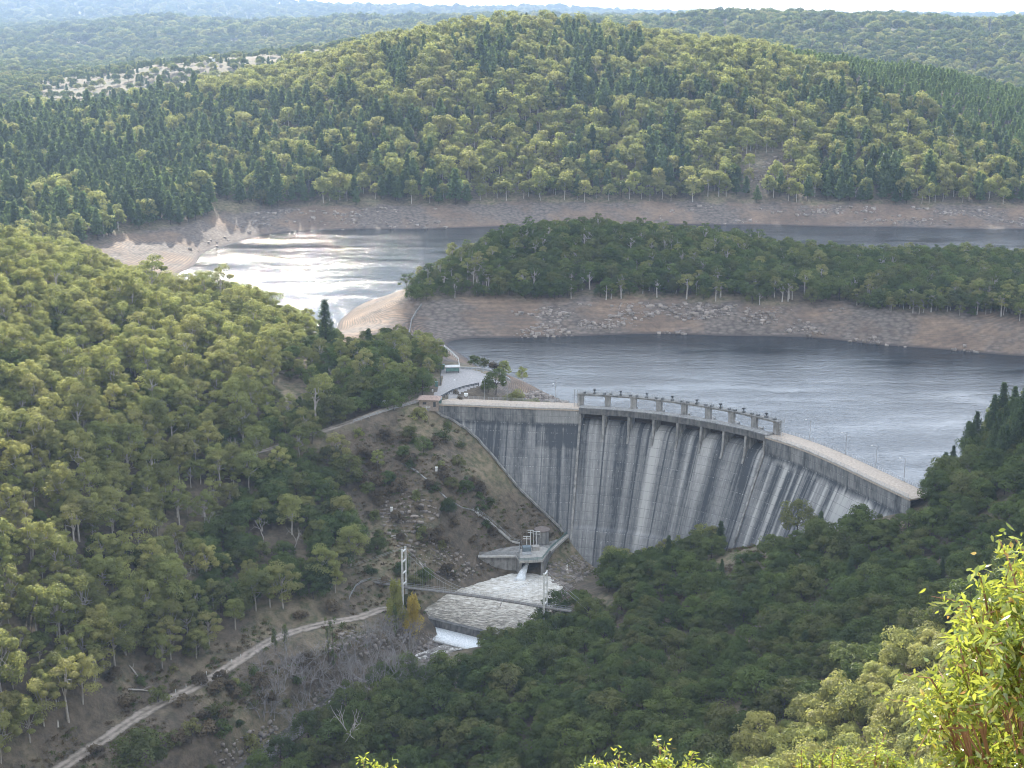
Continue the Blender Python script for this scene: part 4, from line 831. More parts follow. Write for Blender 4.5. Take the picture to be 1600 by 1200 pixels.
p = ground(601, 640, 500); e = empty('road_sign', (p.x, p.y + 2, p.z), 0, 1, 'small white sign on posts beside the upper road', 'sign')
MB().box((0, 0, 2.1), (2.2, .08, 1.3)).build('panel', m_white, e)
for a in (-.8, .8): MB().box((a, .08, .75), (.1, .08, 2.1)).build('post', m_dark, e)

# ------------------------------------------------------------------ outlet works, pool, weir, footbridge
ZP = -45.2
def sheet_block(pxs, zt, zb, shrink=0):
    P = [pz(a, b, zt) for a, b in pxs]; c = sum(P, Vector()) / len(P); mb = MB()
    Q = [Vector((p.x + (c.x - p.x) * shrink, p.y + (c.y - p.y) * shrink, zb)) for p in P]; n = len(P)
    return mb.add(P + Q, [tuple(range(n)), tuple(range(2 * n - 1, n - 1, -1))] + [(k, n + k, n + (k + 1) % n, (k + 1) % n) for k in range(n)])
ow = empty('outlet_works', pz(830, 860, ZP), 0, 1, 'concrete outlet platform at the foot of the dam letting out a water jet', 'outlet works'); owl = ow.location.copy()
def opart(o): o.parent = ow; o.matrix_parent_inverse = Matrix.Translation(-owl); return o
opart(sheet_block([(747, 869), (806, 868), (812, 874), (816, 860), (812, 852), (760, 860)], ZP, -56, -.02).build('retaining_wall', m_conc))
opart(sheet_block([(811, 875), (815, 875), (816, 862), (850, 858), (857, 858), (862, 851), (886, 832), (890, 812), (862, 815), (812, 850)], ZP, -57).build('wing_wall', m_conc))
opart(sheet_block([(845, 873), (850, 872), (858, 858), (886, 834), (884, 830), (852, 855)], ZP + .01, -57, .0).build('pier_wall', m_conc))
opart(sheet_block([(811, 877), (848, 875), (860, 858), (848, 854), (812, 858)], ZP + .5, ZP - .35).build('platform_slab', m_conc_l))
opart(sheet_block([(747, 870), (806, 869), (812, 876), (811, 874.6), (806, 866.6), (747, 867)], ZP + .45, ZP - .1).build('coping', m_conc_l))
opart(sheet_block([(858, 858), (886, 834), (889, 836), (861, 861)], ZP + .5, ZP - .4).build('coping', m_conc_l))
def obox(name, px, py, w, d, h, mt, rz=.15, z=ZP + .5, top=1.0): p = pz(px, py, z); return opart(MB().box((p.x, p.y, z + h / 2), (w, d, h), rz, top).build(name, mt))
obox('valve_cabin', 823, 865, 3.0, 2.4, 2.9, m_bluegrey); obox('cabin_roof', 823, 865, 3.3, 2.7, .2, m_rail, z=ZP + 3.42)
obox('machine_block', 837, 859, 2.6, 2.2, 1.6, m_conc_l); obox('machine_block', 848, 849, 2.2, 1.8, 2.6, m_conc)
p = pz(847, 848, ZP); mb = MB().tube([(p.x, p.y, ZP), (p.x, p.y, ZP + 5.2)], [2.6, 2.6], 20); opart(mb.build('tower_house', m_conc, None)); mb = MB().tube([(p.x, p.y, ZP + 5.2), (p.x, p.y, ZP + 5.55), (p.x, p.y, ZP + 6.3)], [2.95, 2.95, .5], 20); opart(mb.build('tower_cap', m_cap))
for (px, py, h, w) in ((823, 857, 5.2, 2.6), (838, 851, 5.6, 2.8), (829, 852, 6.4, 2.2)):
    p = pz(px, py, ZP + .4); mb = MB(); mb.bar((p.x, p.y, ZP + .4), (p.x, p.y, ZP + h), .28); mb.bar((p.x - w / 2, p.y, ZP + h), (p.x + w / 2, p.y, ZP + h), .22); mb.bar((p.x - w / 2, p.y, ZP + h - .9), (p.x + w / 2, p.y - .3, ZP + h - .9), .16); mb.bar((p.x + w / 2, p.y, ZP + h), (p.x + w / 2, p.y + .3, ZP + .5), .14); opart(mb.build('hoist_frame', m_white))
def orail(pxs, z=ZP + .5, h=1.1, rr=.07, mt=None): opart(rail_line('handrail', onp(pxs, z), None, None, h, 1.6, rr, mt or m_rail, 3))
orail([(749, 867), (806, 866.5), (812, 874.5)]); orail([(812, 877), (847, 875), (860, 858.5), (886, 834.5)], mt=m_teal); orail([(812, 853), (812, 862)])
# jet of water
m = mat('white_water'); t = NT(m); n = t.noise(t.scale(t.pos(), (2.5, 2.5, .5)), 1, 5, .75); m_jet = t.pbr(t.mix(t.mr(n, .38, .62), (.55, .60, .62), (.92, .94, .95)), .5, n, .8, .3)
j0 = pz(825, 877, -47.6); j1 = pz(811, 909, -52.2); rs = np.random.RandomState(2); rings = []
for i in range(22):
    f = i / 21; c = j0.lerp(j1, f) + Vector((0, 0, 1.2 * f * (1 - f) * 1.0)); r = .65 + 1.5 * f ** 1.3; rr = []
    for k in range(18): a = 2 * math.pi * k / 18; q = r * (1 + .22 * float(fbm(np.array(k * .9), np.array(i * .35), 3, 3))); rr.append(c + Vector((math.cos(a) * q, -.25 * math.sin(a) * q, math.sin(a) * q * .8)))
    rings.append(rr)
tag(MB().sweep(rings).build('water_jet', m_jet, None, True), 'white jet of water shooting from the outlet into the pool', 'water jet')
m = mat('pool_water'); t = NT(m); P = t.pos(); wob = t.n('VectorMath', {0: P, 1: t.n('VectorMath', {0: t.n('TexNoise', {'Vector': P, 'Scale': .12, 'Detail': 3}).outputs[1], 1: (6, 6, 0)}, operation='MULTIPLY').outputs[0]}, operation='ADD').outputs[0]
n = t.noise(t.scale(wob, (.5, 1.3, 1)), 1, 7, .75); dist = t.n('VectorMath', {0: P, 1: (float(j1.x), float(j1.y), -52)}, operation='DISTANCE').outputs['Value']
f = t.math('ADD', n, t.mr(dist, 4, 46, .20, -.03)); col = t.ramp(f, [(.42, (.07, .062, .048)), (.52, (.24, .215, .17)), (.62, (.52, .48, .41)), (.78, (.80, .79, .75))]); m_pool = t.pbr(col, .3, n, .7, .35)
def water_sheet(name, x0, x1, y0, y1, st, zf, amp, keepf, mt, sd):
    X = np.arange(x0, x1, st); Y = np.arange(y0, y1, st); a, b = np.meshgrid(X, Y); Z = zf(a, b) + amp * (fbm(a / 1.7, b / 1.1, 4, sd) + .5 * fbm(a / 5, b / 4, 2, sd)); k = keepf(a, b); ny_, nx_ = a.shape
    i = (np.arange(ny_ - 1)[:, None] * nx_ + np.arange(nx_ - 1)).ravel(); kk = (k[:-1, :-1] & k[1:, :-1] & k[:-1, 1:] & k[1:, 1:]).ravel(); i = i[kk]
    return tag(link(name, mesh_np(name, np.stack([a, b, Z], -1).reshape(-1, 3), np.stack([i, i + 1, i + nx_ + 1, i + nx_], -1), mt, True)), kind='structure')
w0 = pz(650, 961, -51.6); w1 = pz(760, 988, -51.6)
wy = lambda a: w0.y + (a - w0.x) / (w1.x - w0.x) * (w1.y - w0.y)
water_sheet('pool_water', -42, 36, 432, 496, .3, lambda a, b: -51.75 + 0 * a, .24, lambda a, b: (b > wy(a) + .5) & ((a < 21) | (b < 468)), m_pool, 8)
dam2 = empty('weir', w0, 0, 1, 'low concrete weir holding back the foaming pool', 'weir')
dv = (w1 - w0).normalized(); nv = Vector((-dv.y, dv.x, 0)); mb = MB()
ow_ = lambda p, a, z: Vector((p.x, p.y, z)) + nv * a
mb.sweep([[ow_(p, -.8, -51.3), ow_(p, .8, -51.3), ow_(p, .8, -57), ow_(p, -1.6, -57)] for p in (w0 - dv * 1, w1)]); o = mb.build('weir_wall', m_conc_d); o.parent = dam2; o.matrix_parent_inverse = Matrix.Translation(-w0)
# white sheet below the weir and the stony river
RV = finer(RIV, 3)
V = []; 
for i, pnt in enumerate(RV):
    dd = RV[min(i + 1, len(RV) - 1)] - RV[max(i - 1, 0)]; nn = np.array([-dd[1], dd[0]]) / np.hypot(dd[0], dd[1])
    for k in np.linspace(-1, 1, 13): w = 6.5 if i < 16 else 3.2; x_, y_ = pnt[:2] + nn * k * w; V.append((x_, y_, pnt[2] + .25 * float(fbm(np.array(x_ / 1.2), np.array(y_ / 1.2), 3, 4))))
Fq = [(i * 13 + k, i * 13 + k + 1, (i + 1) * 13 + k + 1, (i + 1) * 13 + k) for i in range(len(RV) - 1) for k in range(12)]
m = mat('river_water'); t = NT(m); P = t.pos(); n = t.noise(t.scale(P, (.5, .5, 1)), 1, 6, .7); n = t.math('SUBTRACT', n, t.mr(t.n('SeparateXYZ', {0: P}).outputs[1], 425, 405, 0, .13)); m_riv = t.pbr(t.ramp(n, [(.38, (.05, .045, .035)), (.50, (.22, .20, .17)), (.6, (.72, .71, .68))]), .35, n, .9, .5)
tag(link('river_water', mesh_np('river_water', V, Fq, m_riv, True)), kind='structure')
def wsp(name, a0, a1, z0, z1):
    rg = [[ow_(p, -a0, z0) , ow_(p, -(a0 + a1) / 2, z0 - (z0 - z1) * .75), ow_(p, -a1, z1), ow_(p, -a1, z1 - .8), ow_(p, -a0, z0 - 1)] for p in [w0.lerp(w1, f) for f in np.linspace(0.02, 1, 30)]]
    return MB().sweep(rg).build(name, m_jet, None, True)
o = wsp('spill_sheet', 1.0, 6.8, -53.6, -55.4); o.parent = dam2; o.matrix_parent_inverse = Matrix.Translation(-w0)

# footbridge
zd = -41.3; P0 = pz(580, 908, zd); T0 = pz(632, 917.5, zd); T1 = pz(852, 949, zd); P1 = T1 + (T1 - T0).normalized() * 9
fb = empty('footbridge', T0, 0, 1, 'light suspension footbridge with two lattice towers crossing below the dam', 'footbridge'); fbl = fb.location.copy()
def fpart(o, par=None): 
    if par is None: o.parent = fb; o.matrix_parent_inverse = Matrix.Translation(-fbl)
    return o
ax = (T1 - T0).normalized(); sd = Vector((-ax.y, ax.x, 0)); sag = lambda f: Vector((0, 0, .5 * 4 * f * (1 - f)))
dk = [P0.lerp(T0, i / 6) for i in range(6)] + [T0.lerp(T1, i / 24) + sag(i / 24) for i in range(25)] + [T1.lerp(P1, i / 4) for i in range(1, 5)]
fpart(MB().sweep([[p - sd * .85 - Vector((0, 0, .18)), p + sd * .85 - Vector((0, 0, .18)), p + sd * .85 + Vector((0, 0, .12)), p - sd * .85 + Vector((0, 0, .12))] for p in dk]).build('deck', m_wood))
for sg in (-1, 1):
    mb = MB()
    for a, b in zip(dk[:-1], dk[1:]):
        for h in (.6, 1.15): mb.bar(a + sd * .85 * sg + Vector((0, 0, h)), b + sd * .85 * sg + Vector((0, 0, h)), .06)
        mb.bar(a + sd * .85 * sg, a + sd * .85 * sg + Vector((0, 0, 1.15)), .07)
    fpart(mb.build('handrail', m_rail))
TH = 14.5
for T in (T0, T1):
    e2 = MB(); 
    for sg in (-1, 1):
        for s2 in (-1, 1): e2.bar(T + sd * 1.6 * sg + ax * .22 * s2 - Vector((0, 0, 9)), T + sd * 1.45 * sg + ax * .2 * s2 + Vector((0, 0, TH if T is T0 else 12.6)), .26)
        for z in np.arange(-6, 12.6, 1.6):
            c_ = T + sd * 1.5 * sg + Vector((0, 0, z)); e2.bar(c_ - ax * .2, c_ + ax * .2 + Vector((0, 0, .8)), .08)
    for z in ((1.5, 5.5, 9.7, 13.4) if T is T0 else (1.5, 5, 8.6, 12)): e2.bar(T - sd * 1.5 + Vector((0, 0, z)), T + sd * 1.5 + Vector((0, 0, z)), .4)
    fpart(e2.build('tower', m_white))
for sg in (-1, 1):
    mb = MB(); t0 = T0 + sd * 1.1 * sg + Vector((0, 0, TH)); t1 = T1 + sd * 1.1 * sg + Vector((0, 0, 12.5)); mid = 1.9; pts = []
    for i in range(25): f = i / 24; z = (TH * (1 - f) + 12.5 * f) - (13.5 - mid) * 4 * f * (1 - f); p = T0.lerp(T1, f) + sd * 1.05 * sg; pts.append(Vector((p.x, p.y, zd + z)))
    A1 = P0 - ax * 12 + sd * sg * 1.2 + Vector((0, 0, 2.5)); A2 = P1 + ax * 8 + sd * sg
    mb.tube([A1] + pts + [A2], .04, 4, False); fpart(mb.build('cable', m_rail))
    mb = MB()
    for i in range(1, 24):
        d_ = dk[6 + i] + sd * .85 * sg; mb.bar(d_, pts[i], .035)
    o = fpart(mb.build('hanger', m_rail)); o['kind'] = 'stuff'
mb = MB().box((P0.x + 3, P0.y - .5, zd - 3), (.5, 1.6, 5.8)); fpart(mb.build('pier', m_conc_l)); 
p = P0; mb = MB().box((P0.x - 2, P0.y, zd - 2.2), (4, 2.6, 4.4), -.2); fpart(mb.build('abutment', m_conc)); 
tr_ = [P0, ground(566, 915), ground(556, 925), ground(546, 940)]
rail_line('path_handrail', [tuple(q + Vector((0, 0, .2))) for q in tr_], 'pale handrail dropping from the left end of the footbridge to the track', 'handrail', 1.0, 1.5, .1)
# stairs and handrail on the grassy slope
st_ = [ground(a, b) for a, b in ((742, 802), (760, 816), (780, 832), (800, 847), (812, 856))]
e = empty('slope_stair', st_[0], 0, 1, 'long concrete stair with rails down the grassy slope to the outlet', 'stair'); mb = MB()
for a, b in zip(st_[:-1], st_[1:]): mb.bar(a + Vector((0, 0, .15)), b + Vector((0, 0, .15)), 1.4, .5)
o = mb.build('stair_flight', m_conc_l); o.parent = e; o.matrix_parent_inverse = Matrix.Translation(-st_[0])
for dx in (-.7, .7): o = rail_line('handrail', [tuple(q + Vector((dx, 0, .3))) for q in st_], None, None, 1.1, 2, .05, None, 2); o.parent = e; o.matrix_parent_inverse = Matrix.Translation(-st_[0])
st2 = [ground(a, b) for a, b in ((628, 726), (650, 742), (672, 760), (695, 780), (722, 798), (740, 803))]
mb = MB()
for a, b in zip(st2[:-1], st2[1:]): mb.bar(a + Vector((0, 0, .12)), b + Vector((0, 0, .12)), .9, .4)
tag(mb.build('drain_channel', m_conc), 'narrow concrete channel running down the scrubby slope above the stair', 'channel')
p = ground(747, 812); tag(MB().tube([(p.x, p.y, p.z - .5), (p.x, p.y, p.z + 3.4)], .14, 6).box((p.x - .7, p.y, p.z + 1.3), (1.8, .2, .2)).build('gauge_post', m_white), 'white post with a side arm at the top of the slope stair', 'post')
for i, (a, b, c_) in enumerate(((682, 740, 'the scrubby slope below the upper road'), (612, 800, 'the rough slope left of the drain'))):
    p = ground(a, b); tag(MB().box((p.x, p.y, p.z + .5), (.8, .8, 1.4)).box((p.x, p.y, p.z + 1.3), (1.0, 1.0, .2)).build('marker_box', m_white), 'small white marker box on ' + c_, 'marker')
# guide posts by the low road
gp = None
for k, (px, py) in enumerate(((259, 1098), (275, 1086), (291, 1077), (308, 1066), (323, 1058), (362, 1037), (376, 1028))):
    p = ground(px, py); lb = ['guide post nearest the camera on the outer edge of the gravel road', 'second guide post up the gravel road', 'third guide post up the gravel road', 'fourth guide post up the gravel road', 'fifth guide post up the gravel road', 'sixth guide post, after the wider gap', 'farthest white guide post of the gravel road'][k]
    if gp is None: gp = MB().tube([(0, 0, -.3), (0, 0, 1.15)], .09, 6).mesh('guide_post', m_white)
    o = link('guide_post', gp); o.location = p; tag(o, lb, 'guide post', 'white posts along the gravel road')

# ------------------------------------------------------------------ single trees, shrubs and logs one can pick out
def tree_at(key, px, Y, s, label, group=None, cat='tree', name=None, var=None, z=None, rz=None):
    x = X_of(px, Y, -10); zz = float(H(x, Y)) if z is None else z
    for _ in range(3): x = X_of(px, Y, zz); zz = float(H(x, Y)) if z is None else z
    return stand(key, x, Y, zz - .1, s, label, group, cat, var, rz, name)
def tree_px(key, px, py, s, label, group=None, cat='tree', name=None, var=None):
    p = ground(px, py, 200); return stand(key, p.x, p.y, p.z - .1, s, label, group, cat, var, None, name)
tree_at('pine0', 510, 622, 1.7, 'tall dark layered pine against the glittering water left of the bare bank', None, 'tree', None, 1)
tree_at('pine0', 577, 612, 1.15, 'small dark pine standing at the edge of the bare bank', None, 'tree', None, 0)
for px, Y, s, v, lb in ((240, 668, 1.9, 0, 'flat topped gum rising highest on the left skyline before the sandy shore'), (322, 662, 1.6, 1, 'open gum on the skyline in front of the glittering water'), (348, 660, 1.65, 2, 'forked gum on the skyline right of the open gum'), (300, 664, 1.45, 0, 'thin gum between the two skyline gums before the water'), (425, 655, 1.35, 1, 'broad yellowish gum on the skyline left of the tall dark pine'), (395, 655, 1.1, 2, 'low gum on the skyline beside the broad yellowish gum')):
    tree_at('tall0', px, Y, s, lb, None, 'tree', 'gum_tree', v)
tree_at('tall0', 495, 515, 1.35, 'large spreading pale limbed gum at the bend of the upper road', None, 'tree', 'gum_tree', 2); tree_at('tall0', 345, 480, 1.1, 'gum with thin crown beside the bare earth below the upper road', None, 'tree', 'gum_tree', 1)
tree_at('gum0', 672, 600, .75, 'rounded green tree behind the power pole of the car park', None, 'tree', 'gum_tree', 1)
tree_at('bush0', 775, 552, 1.15, 'big round dark bush between the car park and the crest', None, 'shrub', 'shrub', 3, 0)
tree_at('bush0', 763, 556, .8, 'lower dark bush joined to the left side of the big round bush', None, 'shrub', 'shrub', 1)
tree_at('dry0', 803, 556, 1.5, 'yellowish bush right of the big round dark bush', None, 'shrub', 'shrub', 0); tree_at('gum0', 816, 588, .62, 'lone green tree leaning over the water right of the car park', None, 'tree', 'gum_tree', 2)
for px, Y, s, k, lb in ((742, 612, 1.6, 'shrub0', 'low green shrub behind the barrier nearest the shelter'), (757, 608, 1.5, 'shrub0', 'low shrub behind the middle of the car park barrier'), (787, 600, 1.9, 'shrub0', 'round shrub behind the right end of the car park barrier'), (772, 604, 1.4, 'dry0', 'dry shrub behind the barrier'), (818, 560, 1.2, 'shrub0', 'small shrub on the rocky point under the lone tree'), (700, 528, 1.0, 'shrub0', 'small shrub at the foot of the crest wall')):
    tree_at(k, px, Y, s, lb, 'shrubs round the car park', 'shrub', 'shrub')
for k_, (px, Y, s) in enumerate(((1452, 421, 1.3), (1440, 414, 1.1), (1470, 424, 1.4), (1430, 410, .9), (1462, 415, 1.2))): tree_at('shrub0', px, Y, s * 1.2, 'dense green shrub crowding the right end of the dam', 'shrubs at the right end of the dam', 'shrub')
for px, Y, s in ((720, 541, 1.0), (735, 540, .8), (712, 546, .8)): tree_at('dry0', px, Y, s * .8, 'dry low shrub on the bank between car park ramp and crest', 'dry shrubs below the car park', 'shrub', 'shrub')
for px, py, k, s, lb in ((505, 925, 'bush0', 1.5, 'large round dark tree alone at the bottom of the left wood'), (545, 830, 'bush0', 1.15, 'dark round tree on the slope left of the rough earth'), (532, 800, 'bush0', 1.0, 'dark tree right at the edge of the left wood above the track'),
    (640, 690, 'bush0', .95, 'green bushy tree just below the hut'), (662, 712, 'bush0', .8, 'bushy tree second below the hut'), (630, 720, 'bush0', .8, 'green tree under the bend of the upper road'), (606, 758, 'bush0', .8, 'low spreading tree on the middle of the gully slope'), (590, 735, 'gum0', .6, 'thin crowned gum on the gully slope'),
    (705, 765, 'bush0', .75, 'bright topped bush on the slope above the drain'), (728, 775, 'bush0', .85, 'spreading bush on the slope beside the dam'), (700, 808, 'bush0', 1.0, 'dark tree on the slope above the stair'), (716, 735, 'bush0', .6, 'small tree high on the slope beside the dam'), (575, 775, 'bush0', .8, 'dark bush left of the gully slope'), (690, 690, 'shrub0', 1.6, 'small bush close under the dam end'),
    (628, 905, 'bush0', .9, 'dark tree behind the footbridge tower'), (665, 915, 'bush0', .95, 'dark tree under the footbridge beside the pool'), (590, 870, 'bush0', 1.0, 'dark tree above the left end of the footbridge'), (648, 925, 'bush0', .9, 'dark bank tree between tower and pool'), (700, 905, 'shrub0', 1.7, 'low bush on the pool bank'), (640, 950, 'bush0', .7, 'dark bush under the footbridge deck'), (440, 1195, 'bush0', 1.15, 'dark tree leaning over the stream at the bottom edge'), (482, 1160, 'bush0', 1.1, 'dark tree on the stream bank beside the leafless thicket'), (405, 1215, 'bush0', 1.1, 'tree half cut by the bottom edge beside the stream'), (525, 1135, 'bush0', .9, 'dark tree between thicket and pale leaning tree')):
    tree_px(k, px, py, s, lb, None, 'tree' if k != 'shrub0' else 'shrub')
for px, py, s in ((560, 690, .9), (600, 690, 1.1), (655, 660, 1.3), (680, 700, 1.2), (695, 745, 1), (740, 760, .9), (750, 800, .8), (650, 790, 1), (620, 820, 1.1), (660, 850, 1.2), (580, 900, 1), (690, 860, .9), (740, 850, .8), (520, 960, 1.1), (470, 970, 1), (480, 1040, 1.2), (380, 1090, 1.1), (340, 1120, 1.3), (300, 1150, 1.2), (420, 1100, 1.2), (350, 1160, 1.4), (270, 1170, 1.2), (400, 1060, .9), (150, 1180, .9), (220, 1070, .8), (600, 920, 1), (720, 700, .9), (770, 840, .8), (640, 730, 1.2), (570, 720, 1.2), (560, 750, 1.1), *[(random.Random(k).uniform(*q[:2]), random.Random(k + 50).uniform(*q[2:]), random.Random(k + 9).uniform(.6, 1.3)) for k, q in enumerate([(560, 700, 680, 860)] * 26 + [(700, 790, 760, 850)] * 8 + [(270, 470, 1060, 1180)] * 22 + [(120, 380, 1050, 1110)] * 8)], (610, 780, 1), (670, 770, 1)):
    tree_px('shrub0' if random.random() < .6 else 'dry0', px, py, s * 1.25, 'low scrubby bush scattered over the dry gully slopes', 'scrub of the gully slopes', 'shrub', 'shrub')
for px, py, s, k in ((222, 1228, 2.1, 'bush0'), (330, 1225, .7, 'bush0'), (250, 1250, 1.1, 'bush0')): tree_px(k, px, py, s, ['big dusty green tree overhanging the near end of the gravel road', 'twiggy shrub on the river bank below the gravel road', 'broad bush right of the near end of the gravel road'][(222, 330, 250).index(px)], None, 'tree')
# yellowing poplars
rs = np.random.RandomState(77)
for px, py, sc_, lb in ((620, 990, 1.12, 'yellow green poplar standing in front of the footbridge tower'), (645, 996, 1.0, 'golden poplar right beside the yellow green one')):
    p = ground(px, py, 380); e = empty('poplar', (p.x, p.y, p.z), 0, sc_, lb, 'tree', 'poplars by the weir')
    cl = [(rs.uniform(-1, 1) * (3.2 - z * .16), rs.uniform(-2, 2), z + rs.uniform(-.8, .8), 1.75 * (1 - z / 22), 2.8) for z in np.linspace(3, 13.5, 20)]
    link('crown', crown('crown', rs, cl, 380, .38, M_POP if px < 630 else M_YELLOW), e); link('trunk', trunk('trunk', rs, 9, .2, cl[::2], M_BARKD), e)
# grey leafless trees by the river
for k, (px, py, s, v) in enumerate(((600, 1080, 1.25, 0), (560, 1075, 1.1, 1), (640, 1055, 1.2, 2), (530, 1060, .9, 0), (470, 1065, 1.0, 1), (445, 1040, .9, 2), (668, 1035, 1.0, 0), (585, 1035, 1.15, 1), (620, 1030, 1.1, 2), (500, 1080, 1.0, 0), (440, 1085, .9, 1), (655, 1085, .9, 2), (570, 1005, .9, 0), (605, 1000, .9, 1), (410, 1060, .8, 2), (470, 1120, .9, 0), (545, 1110, 1.1, 1), (690, 1050, .8, 2), (640, 1010, 1, 1), (425, 1130, .8, 0), (520, 1100, 1, 0), (580, 1100, 1.1, 2), (610, 1060, 1.2, 0), (550, 1040, 1, 1), (480, 1095, 1, 2), (455, 1070, 1, 0), (500, 1045, .9, 1), (630, 1085, 1.1, 2), (430, 1105, .9, 1), (460, 1145, .8, 0), (540, 1085, 1.1, 2), (590, 1060, 1.2, 1), (410, 1125, .8, 2))):
    tree_px('grey0', px, py, s * 1.3, 'bare grey twiggy tree in the leafless thicket beside the lower river', 'leafless grey thicket by the river', 'tree', 'bare_tree', v)
for k, (px, py, s, lb) in enumerate(((318, 915, 1.0, 'forked white dead tree standing out on the left slope'), (412, 850, 1.1, 'tall white dead tree at the right edge of the left wood'), (238, 905, .9, 'bent white dead tree low on the left slope'), (228, 800, .8, 'grey dead tree top above the left wood'), (540, 1190, 1.75, 'tall pale bare tree leaning before the leafless thicket'), (780, 965, .9, 'thin bare tree rising in front of the foaming pool'))):
    tree_px('dead0', px, py, s, lb, None, 'tree', 'dead_tree', k)
for k, (px, py, lb) in enumerate(((522, 1055, 'tall feathery green sapling clump left of the leafless thicket'), (514, 1040, 'slim feathery sapling behind the tall clump'), (430, 1020, 'short feathery sapling beside the gravel road'), (446, 1012, 'feathery sapling at the road edge'), (618, 1000, 'slim dark sapling by the poplar'))):
    p = ground(px, py, 380); hh = (17, 14, 7, 7, 11)[k]; e = empty('sapling', (p.x, p.y, p.z), 0, 1, lb, 'tree', None); cl = [(rs.uniform(-.7, .7), rs.uniform(-.7, .7), z, .55, 1.3) for z in np.linspace(2, hh, 9)]
    link('crown', crown('crown', rs, cl, 120, .32, M_GREEN), e); link('stem', trunk('stem', rs, hh * .9, .1, cl[::3], M_BARKD), e)
for k, (px, py, L_, a, lb) in enumerate(((200, 1080, 7, .6, 'fallen log lying on the bare bank above the gravel road'), (92, 1150, 8, 1.9, 'fallen trunk at the lower left beside the road'), (655, 880, 6, -.7, 'pale log lying on the rocky slope above the footbridge'), (215, 1060, 4, 2.4, 'forked grey branch on the bare bank'), (610, 840, 5, .3, 'thin log on the earthy slope'))):
    p = ground(px, py, 200); q = Vector((math.cos(a), math.sin(a), 0)) * L_; q2 = p + q; q2.z = float(H(q2.x, q2.y)) + .35; mb = MB().tube([p + Vector((0, 0, .25)), p.lerp(q2, .5) + Vector((0, 0, .3)), q2], [.3, .24, .12], 6); mb.tube([p.lerp(q2, .6) + Vector((0, 0, .3)), p.lerp(q2, .8) + Vector((.8, .6, 1.2))], [.1, .04], 4); tag(mb.build('fallen_log', M_BARK), lb, 'log')
# loose stone
m = mat('stone'); t = NT(m); r_ = t.noise(t.pos(), .3, 3); m_stone = t.pbr(t.mix(t.mr(r_, .35, .65), (.13, .115, .10), (.32, .275, .235)), .95, t.noise(t.pos(), 2.5, 3), .5, .2)
def rocks(name, polys, n, s0, s1, label, seed, flt=None, mt=None):
    rs = np.random.RandomState(seed); V = []; Fq = []; B = np.array([(-1, -1, -1), (1, -1, -1), (1, 1, -1), (-1, 1, -1), (-1, -1, 1), (1, -1, 1), (1, 1, 1), (-1, 1, 1)], float); FB = np.array([(3, 2, 1, 0), (4, 5, 6, 7), (0, 1, 5, 4), (1, 2, 6, 5), (2, 3, 7, 6), (3, 0, 4, 7)]); c = 0; tries = 0
    while c < n and tries < n * 14:
        tries += 1; pol = polys[rs.randint(len(polys))]; xs, ys = zip(*pol); px, py = rs.uniform(min(xs), max(xs)), rs.uniform(min(ys), max(ys))
        if not inpoly(np.array(px), np.array(py), pol): continue
        p = ground(px, py, 230)
        if flt and not flt(p): continue
        if name.endswith(('bank_stones', 'shore_stones')) and fbm(np.array(p.x / 22), np.array(p.y / 9), 3, 5) < .05: continue
        s = s0 + (s1 - s0) * rs.rand() ** 3; q = B * (1 + rs.uniform(-.35, .25, (8, 3))) * np.array([1, rs.uniform(.6, 1), rs.uniform(.4, .8)]) * s * .5; a = rs.uniform(0, 3.1); ca, sa = math.cos(a), math.sin(a)
        q = np.c_[q[:, 0] * ca - q[:, 1] * sa, q[:, 0] * sa + q[:, 1] * ca, q[:, 2]]; V.append(q + np.array(p)); Fq.append(FB + 8 * c); c += 1
    return tag(link(name, mesh_np(name, np.concatenate(V), np.concatenate(Fq), mt or m_stone)), label, 'rocks', None, 'stuff')
lake = lambda p: -15.2 < p.z < -3
rocks('bank_stones', [[(1150, 480), (1600, 495), (1600, 560), (1400, 545), (1250, 530), (1150, 520)], [(800, 475), (1150, 475), (1150, 525), (800, 530)]], 900, .5, 3.0, 'grey broken stones over the peninsula bank', 1, lake)
rocks('shore_stones', [[(280, 395), (420, 325), (700, 320), (700, 360), (480, 362), (330, 400)], [(1030, 320), (1250, 320), (1600, 320), (1600, 352), (1200, 350), (1030, 352)]], 500, .7, 4.0, 'stones along the far shore of the lake', 2, lake)
rocks('river_stones', [[(845, 888), (900, 868), (930, 890), (885, 930), (868, 945), (862, 905)]], 420, .4, 1.8, 'pale stones between the dam foot and the foaming pool', 3)
rocks('river_bed_stones', [[(655, 1000), (720, 985), (730, 1000), (680, 1045), (640, 1040)], [(480, 1090), (560, 1060), (600, 1080), (500, 1130)], [(330, 1180), (430, 1130), (440, 1160), (360, 1220)], [(500, 1010), (560, 980), (640, 1000), (560, 1040)]], 700, .4, 1.7, 'pale stones along the lower river bed', 4)
rocks('slope_rubble', [[(600, 830), (680, 850), (760, 885), (720, 915), (640, 880)], [(590, 780), (650, 760), (690, 800), (660, 840), (600, 830)]], 520, .3, 1.7, 'broken pinkish rubble on the slope above the pool', 5)
rocks('rock_slide', [[(1165, 985), (1200, 960), (1235, 955), (1225, 975), (1180, 997)], [(1270, 945), (1300, 935), (1305, 945), (1275, 955)]], 260, .4, 2.0, 'pale grey rock slide between the trees of the right slope', 6)
rocks('point_stones', [[(812, 618), (840, 612), (905, 634), (850, 634)]], 200, .4, 2.2, 'rocks on the point beside the dam', 7)
rocks('far_clearing_stones', [[(1155, 255), (1225, 245), (1235, 285), (1165, 295)]], 120, .8, 3, 'pinkish stony clearing on the far hill', 8)

